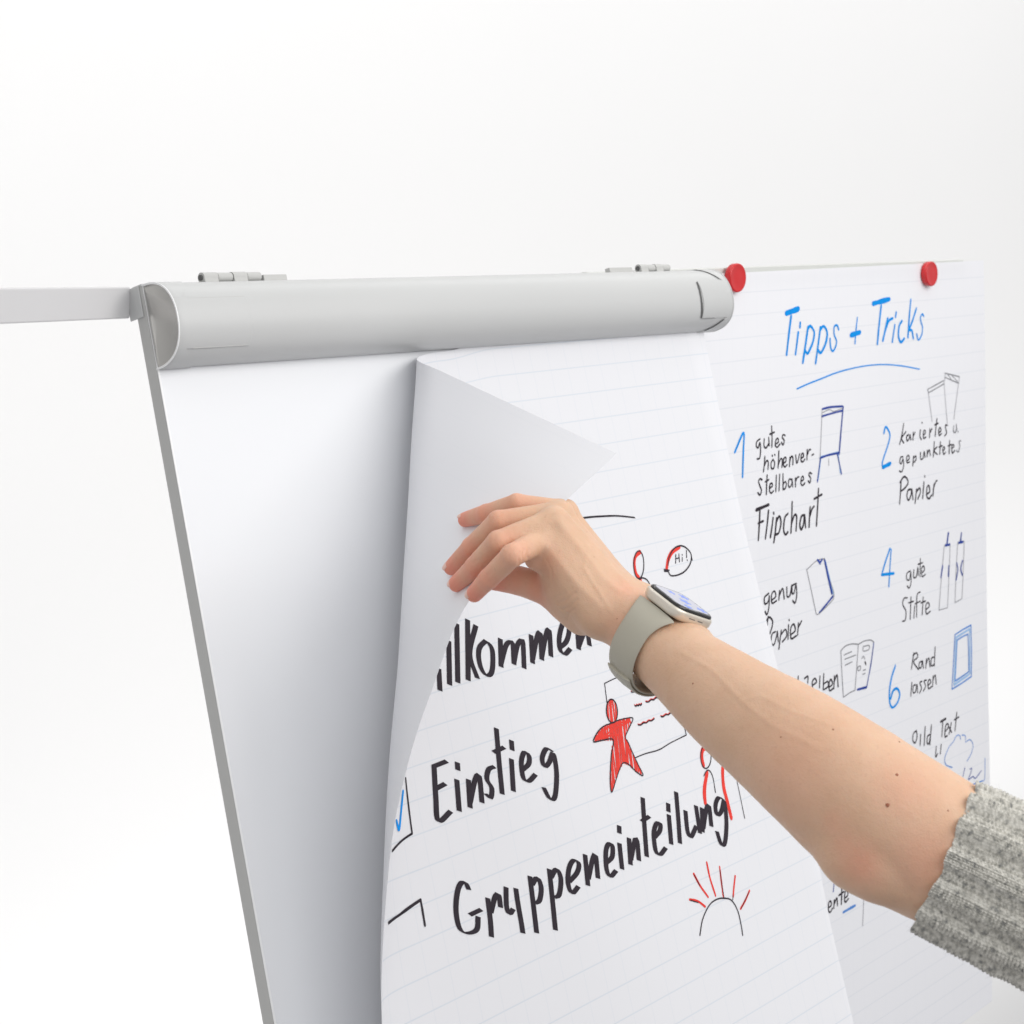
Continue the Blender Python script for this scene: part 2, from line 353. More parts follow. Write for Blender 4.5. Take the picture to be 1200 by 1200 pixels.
INK = {0: M('black_marker_ink', (0.035, 0.028, 0.036), 0.7, spec=0.15, noise_s=140, noise_a=0.35),
       1: M('red_marker_ink', (0.78, 0.060, 0.045), 0.75, spec=0.15, noise_s=160, noise_a=0.2),
       2: M('blue_marker_ink', (0.0, 0.285, 0.80), 0.7, spec=0.15, noise_s=120, noise_a=0.2),
       3: M('navy_marker_ink', (0.035, 0.07, 0.33), 0.75, spec=0.15, noise_s=120, noise_a=0.3),
       4: M('grey_pencil', (0.26, 0.26, 0.28), 0.6, noise_s=300, noise_a=0.3),
       5: M('pale_blue_marker_ink', (0.36, 0.55, 0.83), 0.75, spec=0.15, noise_s=200, noise_a=0.25),
       6: M('mid_blue_marker_ink', (0.10, 0.27, 0.66), 0.75, spec=0.15, noise_s=200, noise_a=0.3)}
STROKES = [
('f','word',[(0,'c',[2214,2580,2179,2748]),(0,'c',[2389,2393,2299,2727]),(0,'c',[2519,2279,2396,2728]),(0,'c',[2653,2270,2518,2734]),(0,'c',[2736,2331,2599,2536,2630,2740]),(0,'c',[2819,2470,2730,2507,2693,2581,2698,2678,2743,2739,2807,2728,2851,2644,2870,2549,2841,2492,2810,2478]),(0,'c',[2995,2485,2935,2706]),(0,'c',[2944,2678,3046,2552,3111,2531,3135,2550,3097,2716]),(0,'c',[3101,2703,3185,2577,3249,2542,3264,2563,3212,2770]),(0,'c',[3383,2523,3331,2750]),(0,'c',[3341,2719,3445,2565,3503,2527,3453,2745]),(0,'c',[3460,2722,3567,2562,3625,2524,3576,2739]),(0,'c',[3707,2691,3816,2653,3882,2562,3852,2491,3789,2529,3726,2622,3711,2711,3759,2754,3844,2721]),(0,'c',[3992,2564,3951,2748]),(0,'c',[3960,2723,4053,2637,4113,2603,4103,2744])]),
('f','word',[(0,'c',[1942,3283,2101,3277]),(0,'c',[1952,3285,1908,3501,1884,3679,2037,3644]),(0,'c',[1913,3448,2037,3434]),(0,'c',[2170,3433,2129,3666]),(0,'c',[2213,3311,2202,3370]),(0,'c',[2298,3463,2255,3671]),(0,'c',[2266,3634,2374,3480,2427,3466,2399,3667]),(0,'c',[2623,3438,2548,3443,2506,3511,2542,3586,2506,3655,2458,3610]),(0,'c',[2732,3158,2686,3418,2648,3660]),(0,'c',[2643,3330,2781,3320]),(0,'c',[2837,3425,2784,3670]),(0,'c',[2881,3287,2867,3364]),(0,'c',[2935,3538,3031,3508,3052,3444,3005,3410,2947,3477,2933,3599,2989,3637,3086,3605]),(0,'c',[3355,3484,3280,3442,3205,3501,3211,3572,3280,3553,3351,3495,3340,3659,3262,3825,3195,3827,3148,3725])]),
('f','checkbox',[(0,1.8,[1583,3297,1574,3700]),(0,1.8,[1574,3700,1429,3723,1247,3769]),(2,2.8,[1523,3383,1472,3495,1402,3639,1370,3573])]),
('f','checkbox',[(0,2.2,[1286,4212,1420,4190,1542,4171]),(0,2.2,[1542,4171,1542,4227,1537,4355]),(0,2.2,[1286,4212,1092,4231])]),
('f','word',[(0,'c',[2066,4242,2048,4188,2009,4170,1956,4201,1904,4290,1880,4388,1892,4485,1965,4535,2068,4537,2109,4453]),(0,'c',[2023,4417,2159,4415]),(0,'c',[2253,4355,2236,4508,2211,4635]),(0,'c',[2257,4466,2342,4365,2383,4367,2375,4461]),(0,'c',[2481,4335,2444,4471,2459,4534,2513,4510]),(0,'c',[2588,4374,2578,4479,2571,4644,2565,4710])]),
('f','word',[(0,'c',[2775,4331,2754,4501,2720,4754]),(0,'c',[2781,4399,2856,4364,2878,4448,2829,4533,2770,4539]),(0,'c',[3015,4340,2990,4500,2940,4796]),(0,'c',[3014,4407,3101,4363,3127,4449,3068,4556,3005,4560])]),
('f','word',[(0,'c',[3217,4496,3334,4455,3379,4394,3325,4353,3251,4396,3201,4500,3223,4587,3316,4559]),(0,'c',[3477,4347,3432,4585]),(0,'c',[3455,4537,3565,4398,3604,4390,3572,4565]),(0,'c',[3703,4481,3803,4452,3836,4370,3799,4342,3742,4389,3702,4517,3725,4592,3817,4567]),(0,'c',[3932,4373,3894,4578]),(0,'c',[3977,4240,3959,4299]),(0,'c',[4067,4365,4013,4573]),(0,'c',[4032,4536,4142,4395,4164,4414,4131,4570]),(0,'c',[4360,4099,4301,4325,4242,4567]),(0,'c',[4275,4280,4395,4266]),(0,'c',[4398,4446,4490,4411,4515,4356,4463,4346,4399,4417,4376,4555,4423,4596,4518,4563]),(0,'c',[4657,4317,4601,4556]),(0,'c',[4683,4226,4662,4295]),(0,'c',[4827,4162,4778,4366,4721,4579]),(0,'c',[4899,4341,4864,4506,4892,4567,5003,4501]),(0,'c',[5063,4337,5032,4571]),(0,'c',[5141,4375,5075,4570]),(0,'c',[5097,4543,5203,4400,5253,4386,5219,4557]),(0,'c',[5504,4396,5424,4351,5349,4404,5341,4487,5419,4471,5495,4398,5460,4571,5370,4730,5306,4738,5283,4615])]),
('f','drawing',[(1,1.9,[3925,3479,3920,3499,3908,3517]),(1,1.9,[3940,3472,3941,3498,3927,3521]),(1,1.9,[3972,3453,3964,3488,3956,3522]),(1,1.9,[3993,3447,3984,3487,3979,3528]),(1,1.9,[4023,3438,4005,3481,4008,3529]),(1,1.9,[4045,3432,4026,3480,4026,3533]),(1,1.9,[4070,3427,4051,3480,4041,3536]),(1,1.9,[3983,3887,3982,3897,3981,3902]),(1,1.9,[4084,3425,4066,3484,4061,3540]),(1,1.9,[4011,3810,3995,3885,3979,3953]),(1,1.9,[4111,3425,4092,3484,4078,3544]),(1,1.9,[4050,3726,4033,3831,4004,3933]),(1,1.9,[4136,3425,4125,3491,4108,3551]),(1,1.9,[4095,3637,4061,3770,4036,3905]),(1,1.9,[4155,3424,4147,3491,4133,3556]),(1,1.9,[4113,3609,4092,3741,4074,3867]),(1,1.9,[4173,3423,4142,3637,4099,3841]),(1,1.9,[4196,3422,4167,3627,4122,3821]),(1,1.9,[4216,3421,4184,3615,4145,3805]),(1,1.9,[4238,3420,4212,3605,4175,3786]),(1,1.9,[4262,3420,4236,3595,4206,3767]),(1,1.9,[4281,3419,4255,3599,4224,3771]),(1,1.9,[4297,3422,4266,3601,4239,3779]),(1,1.9,[4325,3423,4298,3608,4254,3788]),(1,1.9,[4348,3423,4332,3494,4317,3559]),(1,1.9,[4321,3603,4294,3702,4271,3797]),(1,1.9,[4379,3429,4359,3483,4350,3535]),(1,1.9,[4329,3625,4315,3728,4302,3825]),(1,1.9,[4398,3433,4392,3475,4384,3510]),(1,1.9,[4344,3682,4329,3758,4315,3834]),(1,1.9,[4416,3437,4419,3459,4421,3475]),(1,1.9,[4363,3734,4356,3801,4344,3867]),(1,1.9,[4379,3790,4374,3837,4358,3875]),(1,1.9,[4390,3814,4392,3857,4375,3890]),(1,1.9,[4405,3865,4405,3886,4408,3908]),(1,1.9,[4141,3302,4145,3327,4132,3350]),(1,1.9,[4176,3251,4159,3319,4142,3387]),(1,1.9,[4205,3235,4188,3325,4166,3413]),(1,1.9,[4227,3232,4203,3326,4187,3421]),(1,1.9,[4247,3238,4234,3328,4221,3417]),(1,1.9,[4274,3269,4261,3337,4243,3402]),(1,1.9,[4276,3350,4270,3360,4267,3371]),(1,1.8,[3914,3502,4004,3468,4123,3445,4253,3440,4411,3454]),(1,1.8,[3943,3509,4053,3508,4219,3534]),(1,1.8,[3988,3513,4158,3482,4376,3460]),(0,1.1,[4236,3417,4351,3422,4464,3442,4393,3503,4310,3569,4331,3627,4352,3700,4391,3815,4430,3928,4346,3873,4281,3804,4205,3767,4133,3814,4060,3883,3974,3962,3981,3884,4015,3797,4072,3675,4140,3559,4013,3532,3883,3518,3931,3471,3999,3438,4075,3422,4148,3422,4236,3417]),(0,1.1,[4281,3339,4268,3371,4248,3398,4224,3417,4197,3424,4172,3420,4151,3404,4137,3380,4132,3349,4135,3315,4148,3283,4167,3256,4192,3238,4218,3230,4243,3234,4264,3249,4279,3274,4284,3305,4281,3339])]),
('f','drawing',[(0,1.0,[4690,3061,4552,3071,4355,3072,4192,3086]),(0,1.0,[4192,3086,4180,3165,4168,3251])]),
('f','drawing',[(0,1.0,[5160,3575,5156,3665,5156,3736]),(0,1.0,[5156,3736,4902,3752,4723,3772,4526,3762,4377,3764])]),
('f','squiggle',[(1,1.2,[4524,3219,4553,3226,4590,3212,4618,3220,4656,3205,4685,3213,4722,3198]),(0,1.3,[4525,3226,4554,3232,4590,3219,4620,3225,4656,3212,4686,3218,4723,3205])]),
('f','squiggle',[(1,1.2,[4529,3339,4541,3351,4561,3341,4573,3353,4594,3343,4606,3355,4626,3345]),(0,1.3,[4530,3346,4542,3356,4562,3348,4575,3358,4595,3350,4607,3360,4627,3352])]),
('f','squiggle',[(1,1.2,[4692,3340,4727,3350,4770,3337,4805,3347,4849,3334,4884,3344,4928,3331]),(0,1.3,[4693,3347,4728,3355,4771,3344,4806,3352,4849,3341,4885,3349,4929,3339])]),
('f','squiggle',[(1,1.2,[4517,3504,4552,3515,4595,3503,4630,3513,4673,3502,4709,3512,4753,3500]),(0,1.3,[4517,3511,4553,3520,4595,3510,4631,3519,4674,3509,4710,3517,4753,3508])]),
('f','squiggle',[(1,1.2,[4855,3502,4887,3512,4929,3501,4962,3512,5004,3500,5037,3511,5079,3499]),(0,1.3,[4856,3509,4889,3518,4930,3508,4963,3517,5004,3507,5038,3516,5080,3507])]),
('f','drawing',[(1,4.6,[5412,3896,5347,3909,5307,3971,5307,4042]),(1,4.6,[5338,4109,5263,4203,5226,4275,5209,4351]),(0,1.1,[5450,3992,5432,4024,5406,4050,5376,4067,5346,4073,5319,4067,5298,4050,5286,4024,5285,3992,5294,3958,5312,3926,5338,3900,5367,3882,5398,3876,5425,3882,5446,3899,5458,3925,5459,3958,5450,3992]),(0,1.1,[5276,4126,5338,4091,5386,4110,5407,4176,5394,4298])]),
('f','drawing',[(1,4.6,[5629,4082,5576,4152,5539,4286,5544,4409,5549,4560]),(0,0.9,[5768,4204,5763,4398,5757,4612])]),
('f','drawing',[(0,1.3,[4712,5355,4799,5245,4930,5166,5046,5147,5156,5163,5270,5211,5329,5313,5334,5432,5324,5527]),(1,2.2,[4817,4864,4867,4975,4945,5096]),(1,2.2,[5036,4824,5033,4960,5056,5115]),(1,2.2,[5209,4907,5187,5020,5166,5148]),(1,2.2,[5409,5038,5357,5114,5310,5190]),(1,2.2,[5580,5209,5485,5266,5381,5315]),(1,2.2,[4682,5046,4786,5088,4873,5158]),(0,0.9,[4821,4873,4861,4973]),(0,0.9,[5201,4935,5182,5058,5170,5165]),(0,0.9,[5313,5181,5291,5215]),(0,0.9,[5565,5217,5390,5314]),(0,0.9,[4689,5054,4788,5100])]),
('f','drawing',[(1,4.0,[5090,2068,5006,2101,4966,2165,4959,2246,4988,2292]),(1,4.0,[5006,2309,4943,2351]),(0,1.3,[5103,2188,5083,2228,5056,2262,5026,2286,4997,2296,4971,2292,4952,2275,4943,2245,4943,2207,4954,2166,4974,2126,5001,2092,5031,2068,5061,2057,5087,2060,5106,2078,5116,2108,5115,2146,5103,2188]),(0,1.3,[4953,2324,5026,2298,5095,2323,5126,2377,5142,2438])]),
('f','drawing',[(1,3.8,[5428,2281,5485,2201,5578,2137,5707,2112]),(0,1.4,[5463,2245,5513,2174,5622,2110,5745,2103,5830,2146,5866,2207,5817,2282,5699,2338,5565,2354,5466,2341,5450,2308]),(0,1.4,[5389,2275,5464,2293]),(0,1.4,[5388,2289,5448,2303]),(0,1.4,[5864,2211,5863,2255])]),
('f','word',[(0,1.1,[5624,2168,5589,2245]),(0,1.1,[5674,2170,5653,2242]),(0,1.1,[5604,2206,5664,2205]),(0,1.1,[5714,2209,5700,2241]),(0,1.1,[5721,2181,5722,2189]),(0,1.1,[5805,2155,5783,2219]),(0,1.1,[5783,2239,5784,2248])]),
('f','underline',[(0,'m',[4229,1663,4429,1666,4592,1678,4812,1700,4958,1723,5127,1757])]),
('t','word',[(2,4.6,[1932,479,2190,440]),(2,2.6,[2036,511,1983,710,1928,939]),(2,2.6,[2181,703,2149,827,2116,945]),(2,2.6,[2225,597,2218,648]),(2,2.6,[2391,654,2337,838,2270,1050]),(2,2.6,[2386,677,2441,644,2523,717,2498,823,2421,915,2374,954,2329,922]),(2,2.6,[2663,671,2606,877,2549,1074]),(2,2.6,[2668,692,2734,662,2808,732,2787,839,2710,932,2654,963,2605,926]),(2,1.9,[3071,719,3035,667,2971,679,2967,769,3020,852,2983,926,2927,960,2881,906,2873,813])]),
('t','plus_sign',[(2,4.8,[3349,798,3554,775]),(2,1.8,[3500,600,3465,751,3438,900])]),
('t','word',[(2,4.4,[3871,450,4264,411]),(2,2.6,[4065,481,4008,722,3965,939]),(2,2.6,[4220,641,4158,778,4096,905]),(2,2.6,[4144,800,4246,675,4339,646])]),
('t','word',[(2,2.4,[4391,729,4325,932]),(2,2.4,[4428,578,4410,633]),(2,2.4,[4568,689,4498,748,4479,872,4534,947,4620,907]),(2,2.4,[4796,440,4749,662,4712,898]),(2,2.4,[4934,551,4835,694,4749,805,4812,819,4845,919]),(2,1.8,[5120,658,5085,628,5037,662,5042,718,5082,791,5056,889,4970,943,4933,868])]),
('t','underline',[(2,1.2,[2139,1335,2387,1295,2681,1258,2982,1217,3351,1189,3729,1179,4117,1192,4549,1237,4994,1307])]),
('t','number',[(2,2.3,[854,1912,938,1809,1016,1724,1038,1750,1018,1932,998,2192])]),
('t','word',[(0,1.5,[1355,1819,1293,1839,1275,1884,1314,1912,1352,1857,1362,1951,1341,2026,1290,2029]),(0,1.5,[1440,1827,1433,1904,1476,1929,1525,1890]),(0,1.5,[1532,1820,1539,1910]),(0,1.5,[1594,1701,1601,1819,1593,1931]),(0,1.5,[1555,1787,1648,1774]),(0,1.5,[1686,1903,1733,1887,1722,1847,1681,1861,1663,1916,1703,1945,1762,1916]),(0,1.5,[1874,1833,1831,1818,1810,1847,1853,1883,1829,1932,1794,1901])]),
('t','word',[(0,1.5,[1449,2019,1436,2098,1417,2183]),(0,1.5,[1430,2129,1482,2069,1516,2088,1509,2165]),(0,1.5,[1614,2071,1576,2101,1578,2160,1624,2169,1648,2113,1620,2071]),(0,1.5,[1600,2022,1603,2032]),(0,1.5,[1653,2018,1655,2028]),(0,1.5,[1737,1989,1730,2083,1717,2175]),(0,1.5,[1723,2142,1771,2079,1806,2094,1798,2175]),(0,1.5,[1840,2134,1887,2115,1882,2075,1838,2086,1828,2148,1863,2179,1910,2157]),(0,1.5,[1971,2084,1957,2183]),(0,1.5,[1961,2142,1997,2079,2033,2091,2029,2171]),(0,1.5,[2093,2070,2118,2165,2180,2066]),(0,1.5,[2221,2118,2264,2104,2252,2066,2216,2081,2206,2141,2245,2164,2291,2138]),(0,1.5,[2344,2035,2336,2150]),(0,1.5,[2343,2099,2387,2042,2417,2045]),(0,1.5,[2450,2110,2484,2101])]),
('t','word',[(0,1.5,[1388,2267,1343,2251,1314,2279,1341,2328,1372,2383,1340,2428,1298,2396]),(0,1.5,[1491,2226,1478,2336,1470,2438]),(0,1.5,[1450,2296,1524,2282]),(0,1.5,[1551,2376,1598,2358,1587,2327,1546,2338,1537,2405,1574,2435,1617,2415]),(0,1.5,[1681,2250,1666,2430]),(0,1.5,[1750,2248,1733,2428]),(0,1.5,[1820,2250,1818,2426]),(0,1.5,[1819,2363,1872,2342,1889,2380,1856,2424,1818,2416]),(0,1.5,[1999,2333,1949,2327,1930,2385,1959,2417,2007,2378,2011,2326,2024,2418]),(0,1.5,[2083,2327,2084,2425]),(0,1.5,[2085,2371,2121,2326,2158,2322]),(0,1.5,[2211,2376,2262,2363,2248,2326,2211,2341,2201,2404,2243,2428,2286,2406]),(0,1.5,[2437,2318,2394,2301,2376,2327,2415,2367,2398,2418,2359,2390])]),
('t','word',[(0,2.8,[1264,2580,1514,2554]),(0,2.0,[1338,2567,1324,2735,1301,2912]),(0,2.0,[1301,2729,1403,2718]),(0,2.0,[1513,2617,1482,2772,1445,2916]),(0,2.0,[1606,2710,1579,2816,1548,2915]),(0,2.0,[1616,2652,1622,2668]),(0,2.0,[1679,2720,1653,2857,1619,2981]),(0,2.0,[1675,2758,1737,2708,1771,2786,1722,2890,1647,2900]),(0,2.0,[1919,2703,1853,2739,1825,2864,1862,2929,1915,2908]),(0,2.0,[2010,2585,2001,2745,1980,2926]),(0,2.0,[1991,2831,2055,2740,2105,2759,2091,2916]),(0,2.0,[2277,2765,2210,2772,2172,2863,2208,2919,2257,2858,2277,2765,2299,2909]),(0,2.0,[2400,2692,2386,2795,2375,2915]),(0,2.0,[2386,2811,2436,2724,2486,2695]),(0,2.0,[2588,2505,2566,2705,2537,2921]),(0,2.0,[2487,2611,2661,2580])]),
('t','drawing',[(3,1.8,[2685,1607,2880,1601,3141,1613]),(3,1.8,[2674,1691,2878,1676,3147,1663]),(3,2.0,[3154,1621,3104,1881,3054,2159]),(3,2.0,[2625,2161,2807,2147,3048,2145]),(4,0.6,[2684,1611,2654,1904,2625,2161]),(4,0.6,[2696,1647,2847,1628,2942,1655,3135,1635]),(4,0.6,[2822,2189,2820,2266]),(3,1.6,[2634,2170,2565,2423]),(3,1.6,[3013,2152,3102,2395]),(5,1.4,[2643,2179,2584,2399]),(5,1.4,[3035,2154,3076,2376]),(5,1.4,[2644,2150,3029,2134])]),
('t','number',[(2,2.1,[4104,2018,4128,1965,4167,1949,4251,2049,4204,2161,4114,2283,4056,2372,4067,2426]),(2,3.6,[4073,2424,4256,2397])]),
('t','word',[(0,1.5,[4589,1945,4544,2077,4487,2189]),(0,1.5,[4641,2049,4537,2120,4590,2182]),(0,1.5,[4708,2092,4659,2110,4670,2166,4725,2138,4744,2093,4762,2160]),(0,1.5,[4825,2074,4817,2165]),(0,1.5,[4821,2124,4871,2078]),(0,1.5,[5005,2061,4991,2134,5028,2183]),(0,1.5,[5044,1971,5050,1981]),(0,1.5,[5082,2131,5136,2110,5117,2074,5079,2097,5084,2173,5141,2163]),(0,1.5,[5250,2068,5235,2176]),(0,1.5,[5243,2125,5301,2073]),(0,1.5,[5431,1960,5403,2067,5382,2174]),(0,1.5,[5372,2031,5462,2019]),(0,1.5,[5479,2138,5537,2118,5516,2077,5476,2104,5488,2175,5546,2157]),(0,1.5,[5707,2067,5655,2060,5661,2106,5686,2162,5633,2195]),(4,1.3,[5878,2088,5870,2156,5916,2179,5956,2141,5945,2070,5963,2153]),(4,1.3,[5992,2171,5999,2181])]),
('t','word',[(0,1.5,[4569,2348,4508,2350,4489,2410,4528,2429,4568,2374,4582,2464,4532,2527,4475,2512]),(0,1.5,[4665,2411,4727,2385,4700,2344,4660,2362,4665,2429,4732,2429]),(0,1.5,[4831,2369,4811,2483]),(0,1.5,[4825,2398,4881,2370,4899,2409,4848,2446]),(0,1.5,[5006,2342,5010,2421,5067,2419,5100,2337,5120,2411]),(0,1.5,[5178,2333,5174,2411]),(0,1.5,[5184,2376,5232,2331,5259,2405]),(0,1.5,[5361,2242,5332,2427]),(0,1.5,[5430,2313,5353,2354,5438,2408]),(0,1.5,[5522,2258,5502,2414]),(0,1.5,[5482,2321,5569,2311]),(0,1.5,[5594,2378,5636,2356,5611,2328,5581,2358,5609,2425,5655,2404]),(0,1.5,[5766,2266,5752,2431]),(0,1.5,[5722,2330,5814,2320]),(0,1.5,[5829,2371,5886,2351,5860,2325,5820,2352,5841,2434,5904,2406]),(4,1.3,[6073,2299,6023,2302,6042,2358,6007,2435,5951,2411])]),
('t','word',[(0,1.8,[4515,2634,4500,2765,4473,2912]),(0,1.8,[4490,2653,4585,2595,4661,2624,4690,2684,4604,2736,4494,2764]),(0,1.8,[4756,2766,4688,2772,4657,2840,4698,2895,4761,2840,4784,2769,4809,2900]),(0,1.8,[4904,2783,4863,2951]),(0,1.8,[4900,2818,4981,2777,4999,2839,4932,2909]),(0,1.8,[5092,2715,5060,2915]),(0,1.8,[5109,2642,5115,2654]),(0,1.8,[5161,2876,5241,2853,5217,2774,5169,2799,5164,2901,5227,2939,5284,2903]),(0,1.8,[5351,2775,5322,2917]),(0,1.8,[5333,2836,5393,2749,5431,2738])]),
('t','drawing',[(4,1.0,[5194,1573,5612,1493]),(4,1.0,[5224,1616,5627,1534]),(4,1.0,[5646,1400,6040,1474]),(4,1.0,[5645,1452,6022,1558]),(4,1.0,[5194,1573,5215,1615]),(4,0.6,[5215,1615,5262,1812,5303,1985]),(4,0.6,[5621,1494,5661,1784,5708,2049]),(4,0.6,[5656,1401,5644,1495]),(4,0.6,[6040,1474,5958,1747,5880,2006]),(4,0.6,[5727,1421,5824,1497]),(4,0.6,[5825,1437,5989,1533])]),
('t','word',[(0,1.6,[1513,3523,1426,3555,1434,3626,1498,3614,1525,3548,1514,3682,1475,3749,1437,3710]),(0,1.6,[1580,3608,1659,3581,1634,3519,1573,3544,1580,3641,1675,3631]),(0,1.6,[1738,3530,1723,3632]),(0,1.6,[1733,3586,1804,3517,1837,3636]),(0,1.6,[1892,3517,1899,3620,1961,3618,1999,3510,2006,3602]),(0,1.6,[2097,3509,2012,3519,2002,3596,2046,3608,2088,3519,2104,3641,2066,3721,2018,3687])]),
('t','word',[(0,1.6,[1456,3821,1517,3785,1589,3834,1584,3897,1531,3974]),(0,1.6,[1500,3777,1481,3867,1470,4028]),(0,1.6,[1652,3967,1583,3983,1560,4068,1620,4106,1677,4018,1691,3969,1711,4086]),(0,1.6,[1774,3974,1723,4172]),(0,1.6,[1769,4021,1862,3980,1887,4056,1798,4106]),(0,1.6,[1929,3940,1913,4098]),(0,1.6,[1939,3885,1943,3895]),(0,1.6,[1967,4060,2066,4028,2036,3951,1973,3988,1980,4101,2087,4091]),(0,1.6,[2134,3957,2114,4087]),(0,1.6,[2124,4012,2202,3944])]),
('t','drawing',[(4,0.8,[2321,3388,2543,3317,2711,3320]),(4,0.8,[2321,3388,2417,3644,2514,3916]),(4,0.8,[2692,3327,2806,3559,2911,3776,2777,3860,2565,3929,2514,3916]),(3,2.6,[2710,3339,2782,3531,2864,3744]),(3,2.0,[2882,3779,2730,3852,2584,3918]),(3,2.0,[2552,3311,2607,3348,2655,3321]),(3,2.0,[2580,3325,2612,3363]),(5,1.4,[2729,3352,2838,3613,2902,3758])]),
('t','number',[(2,2.2,[4224,3422,4118,3556,4022,3700]),(2,2.8,[4022,3705,4313,3732]),(2,1.8,[4255,3434,4220,3648,4190,3875])]),
('t','word',[(0,1.4,[4728,3763,4641,3784,4635,3854,4704,3867,4738,3778,4741,3909,4692,3970,4644,3936]),(0,1.4,[4815,3763,4808,3854,4878,3857,4919,3747,4928,3849]),(0,1.4,[4986,3652,4971,3871]),(0,1.4,[4925,3714,5046,3711]),(0,1.4,[5016,3836,5088,3805,5062,3753,5011,3788,5026,3880,5109,3866])]),
('t','word',[(0,1.4,[4646,4082,4561,4076,4527,4141,4606,4240,4588,4341,4518,4347]),(0,1.4,[4738,4087,4711,4354]),(0,1.4,[4672,4149,4796,4149]),(0,1.4,[4828,4212,4803,4354]),(0,1.4,[4973,4062,4890,4096,4874,4356]),(0,1.4,[4839,4187,4971,4177]),(0,1.4,[5049,4137,5017,4354]),(0,1.4,[4987,4201,5108,4197]),(0,1.4,[5117,4307,5207,4274,5169,4226,5113,4253,5127,4359,5228,4344])]),
('t','drawing',[(4,0.7,[5617,3582,5535,3952,5458,4370]),(4,0.7,[5458,4370,5687,4376]),(4,0.7,[5687,4376,5742,3930,5772,3604]),(4,0.7,[5617,3582,5773,3583]),(4,0.7,[5982,3596,5928,3958,5891,4347]),(4,0.7,[5891,4347,6085,4324]),(4,0.7,[6085,4324,6129,3934,6159,3609]),(4,0.7,[5982,3596,6160,3598]),(3,2.4,[5729,3436,5692,3560]),(3,2.4,[5646,3581,5761,3586]),(3,2.4,[6085,3489,6053,3600]),(3,2.4,[6006,3599,6124,3604]),(3,1.9,[5566,3828,5518,3963]),(3,1.9,[5732,3853,5718,3981]),(3,1.9,[5948,3847,5975,3938,5926,4061]),(3,1.9,[6107,3843,6058,3937,6097,4025])]),
('t','word',[(0,1.6,[2120,4550,2109,4644]),(0,1.6,[2254,4601,2323,4590,2322,4662]),(0,1.6,[2426,4711,2510,4689,2474,4643,2418,4671,2425,4767]),(0,1.6,[2585,4641,2573,4765]),(0,1.6,[2669,4628,2652,4805]),(0,1.6,[2662,4744,2752,4732,2765,4788,2671,4809]),(0,1.6,[2779,4806,2860,4780,2823,4722,2784,4758,2792,4845,2868,4836]),(0,1.6,[2904,4698,2887,4840]),(0,1.6,[2898,4761,2961,4699,2983,4837])]),
('t','drawing',[(4,0.9,[3052,4436,3159,4401,3306,4403,3453,4434]),(4,0.9,[3453,4434,3414,4677,3364,4955]),(4,0.9,[3364,4955,3237,4962,3100,4983]),(4,0.9,[3100,4983,3072,4711,3052,4436]),(4,0.9,[3453,4434,3602,4421,3743,4437,3818,4475]),(4,0.9,[3818,4475,3748,4716,3632,4976]),(3,1.4,[3813,4485,3743,4715,3637,4972]),(3,2.2,[3423,4959,3632,4973]),(4,0.9,[3124,4498,3294,4490]),(4,0.9,[3137,4550,3391,4548]),(4,0.9,[3146,4621,3302,4611]),(4,0.9,[3566,4480,3701,4492,3696,4539,3565,4533,3566,4480]),(4,0.9,[3529,4614,3569,4596,3598,4632]),(4,0.9,[3438,4694,3498,4698,3487,4741,3432,4736,3438,4694]),(4,0.9,[3556,4760,3616,4761]),(4,0.9,[3545,4803,3605,4804]),(0,1.6,[3603,4668,3622,4702])]),
('t','number',[(2,2.3,[4333,4852,4237,4975,4181,5131,4189,5274,4251,5341,4367,5311,4432,5221,4370,5136,4270,5144,4206,5226])]),
('t','word',[(0,1.4,[4795,4783,4731,4970]),(0,1.4,[4773,4810,4865,4796,4892,4853,4787,4892,4910,5009]),(0,1.4,[5000,4926,4934,4927,4927,4992,4982,4994,5011,4918,5037,5018]),(0,1.4,[5116,4917,5097,5029]),(0,1.4,[5109,4979,5177,4917,5208,5035]),(0,1.4,[5323,4934,5250,4934,5242,5025,5310,5027]),(0,1.4,[5348,4810,5320,5045])]),
('t','word',[(0,1.4,[4739,5134,4709,5295]),(0,1.4,[4830,5183,4776,5185,4769,5265,4829,5267,4869,5185,4883,5288]),(0,1.4,[4995,5173,4940,5178,4982,5253,4932,5303]),(0,1.4,[5116,5181,5050,5179,5087,5250,5031,5297]),(0,1.4,[5154,5253,5227,5230,5194,5186,5149,5220,5164,5294,5248,5287]),(0,1.4,[5290,5162,5271,5289]),(0,1.4,[5277,5224,5341,5161,5366,5279])]),
('t','drawing',[(6,1.5,[5882,4753,6089,4727,6327,4708]),(6,1.5,[6327,4708,6332,5040,6314,5367]),(6,1.5,[6314,5367,6045,5402,5781,5426]),(6,1.5,[5781,5426,5835,5084,5882,4753]),(6,1.5,[5939,4831,6087,4814,6236,4808]),(6,1.5,[6236,4808,6248,5052,6243,5293]),(6,1.5,[6243,5293,6047,5320,5870,5340]),(6,1.5,[5870,5340,5904,5097,5939,4831]),(5,2.2,[5911,4794,6291,4751]),(5,2.2,[6290,4757,6279,5322]),(5,2.2,[6254,5328,5840,5383]),(5,2.2,[5840,5372,5916,4814])]),
('t','word',[(0,1.6,[4846,5749,4770,5766,4748,5844,4809,5890,4859,5821,4839,5751]),(0,1.6,[4949,5821,4932,5948]),(0,1.6,[5069,5750,5036,5971]),(0,1.6,[5186,5873,5126,5883,5114,5961,5163,5976,5192,5911]),(0,1.6,[5231,5762,5184,5997])]),
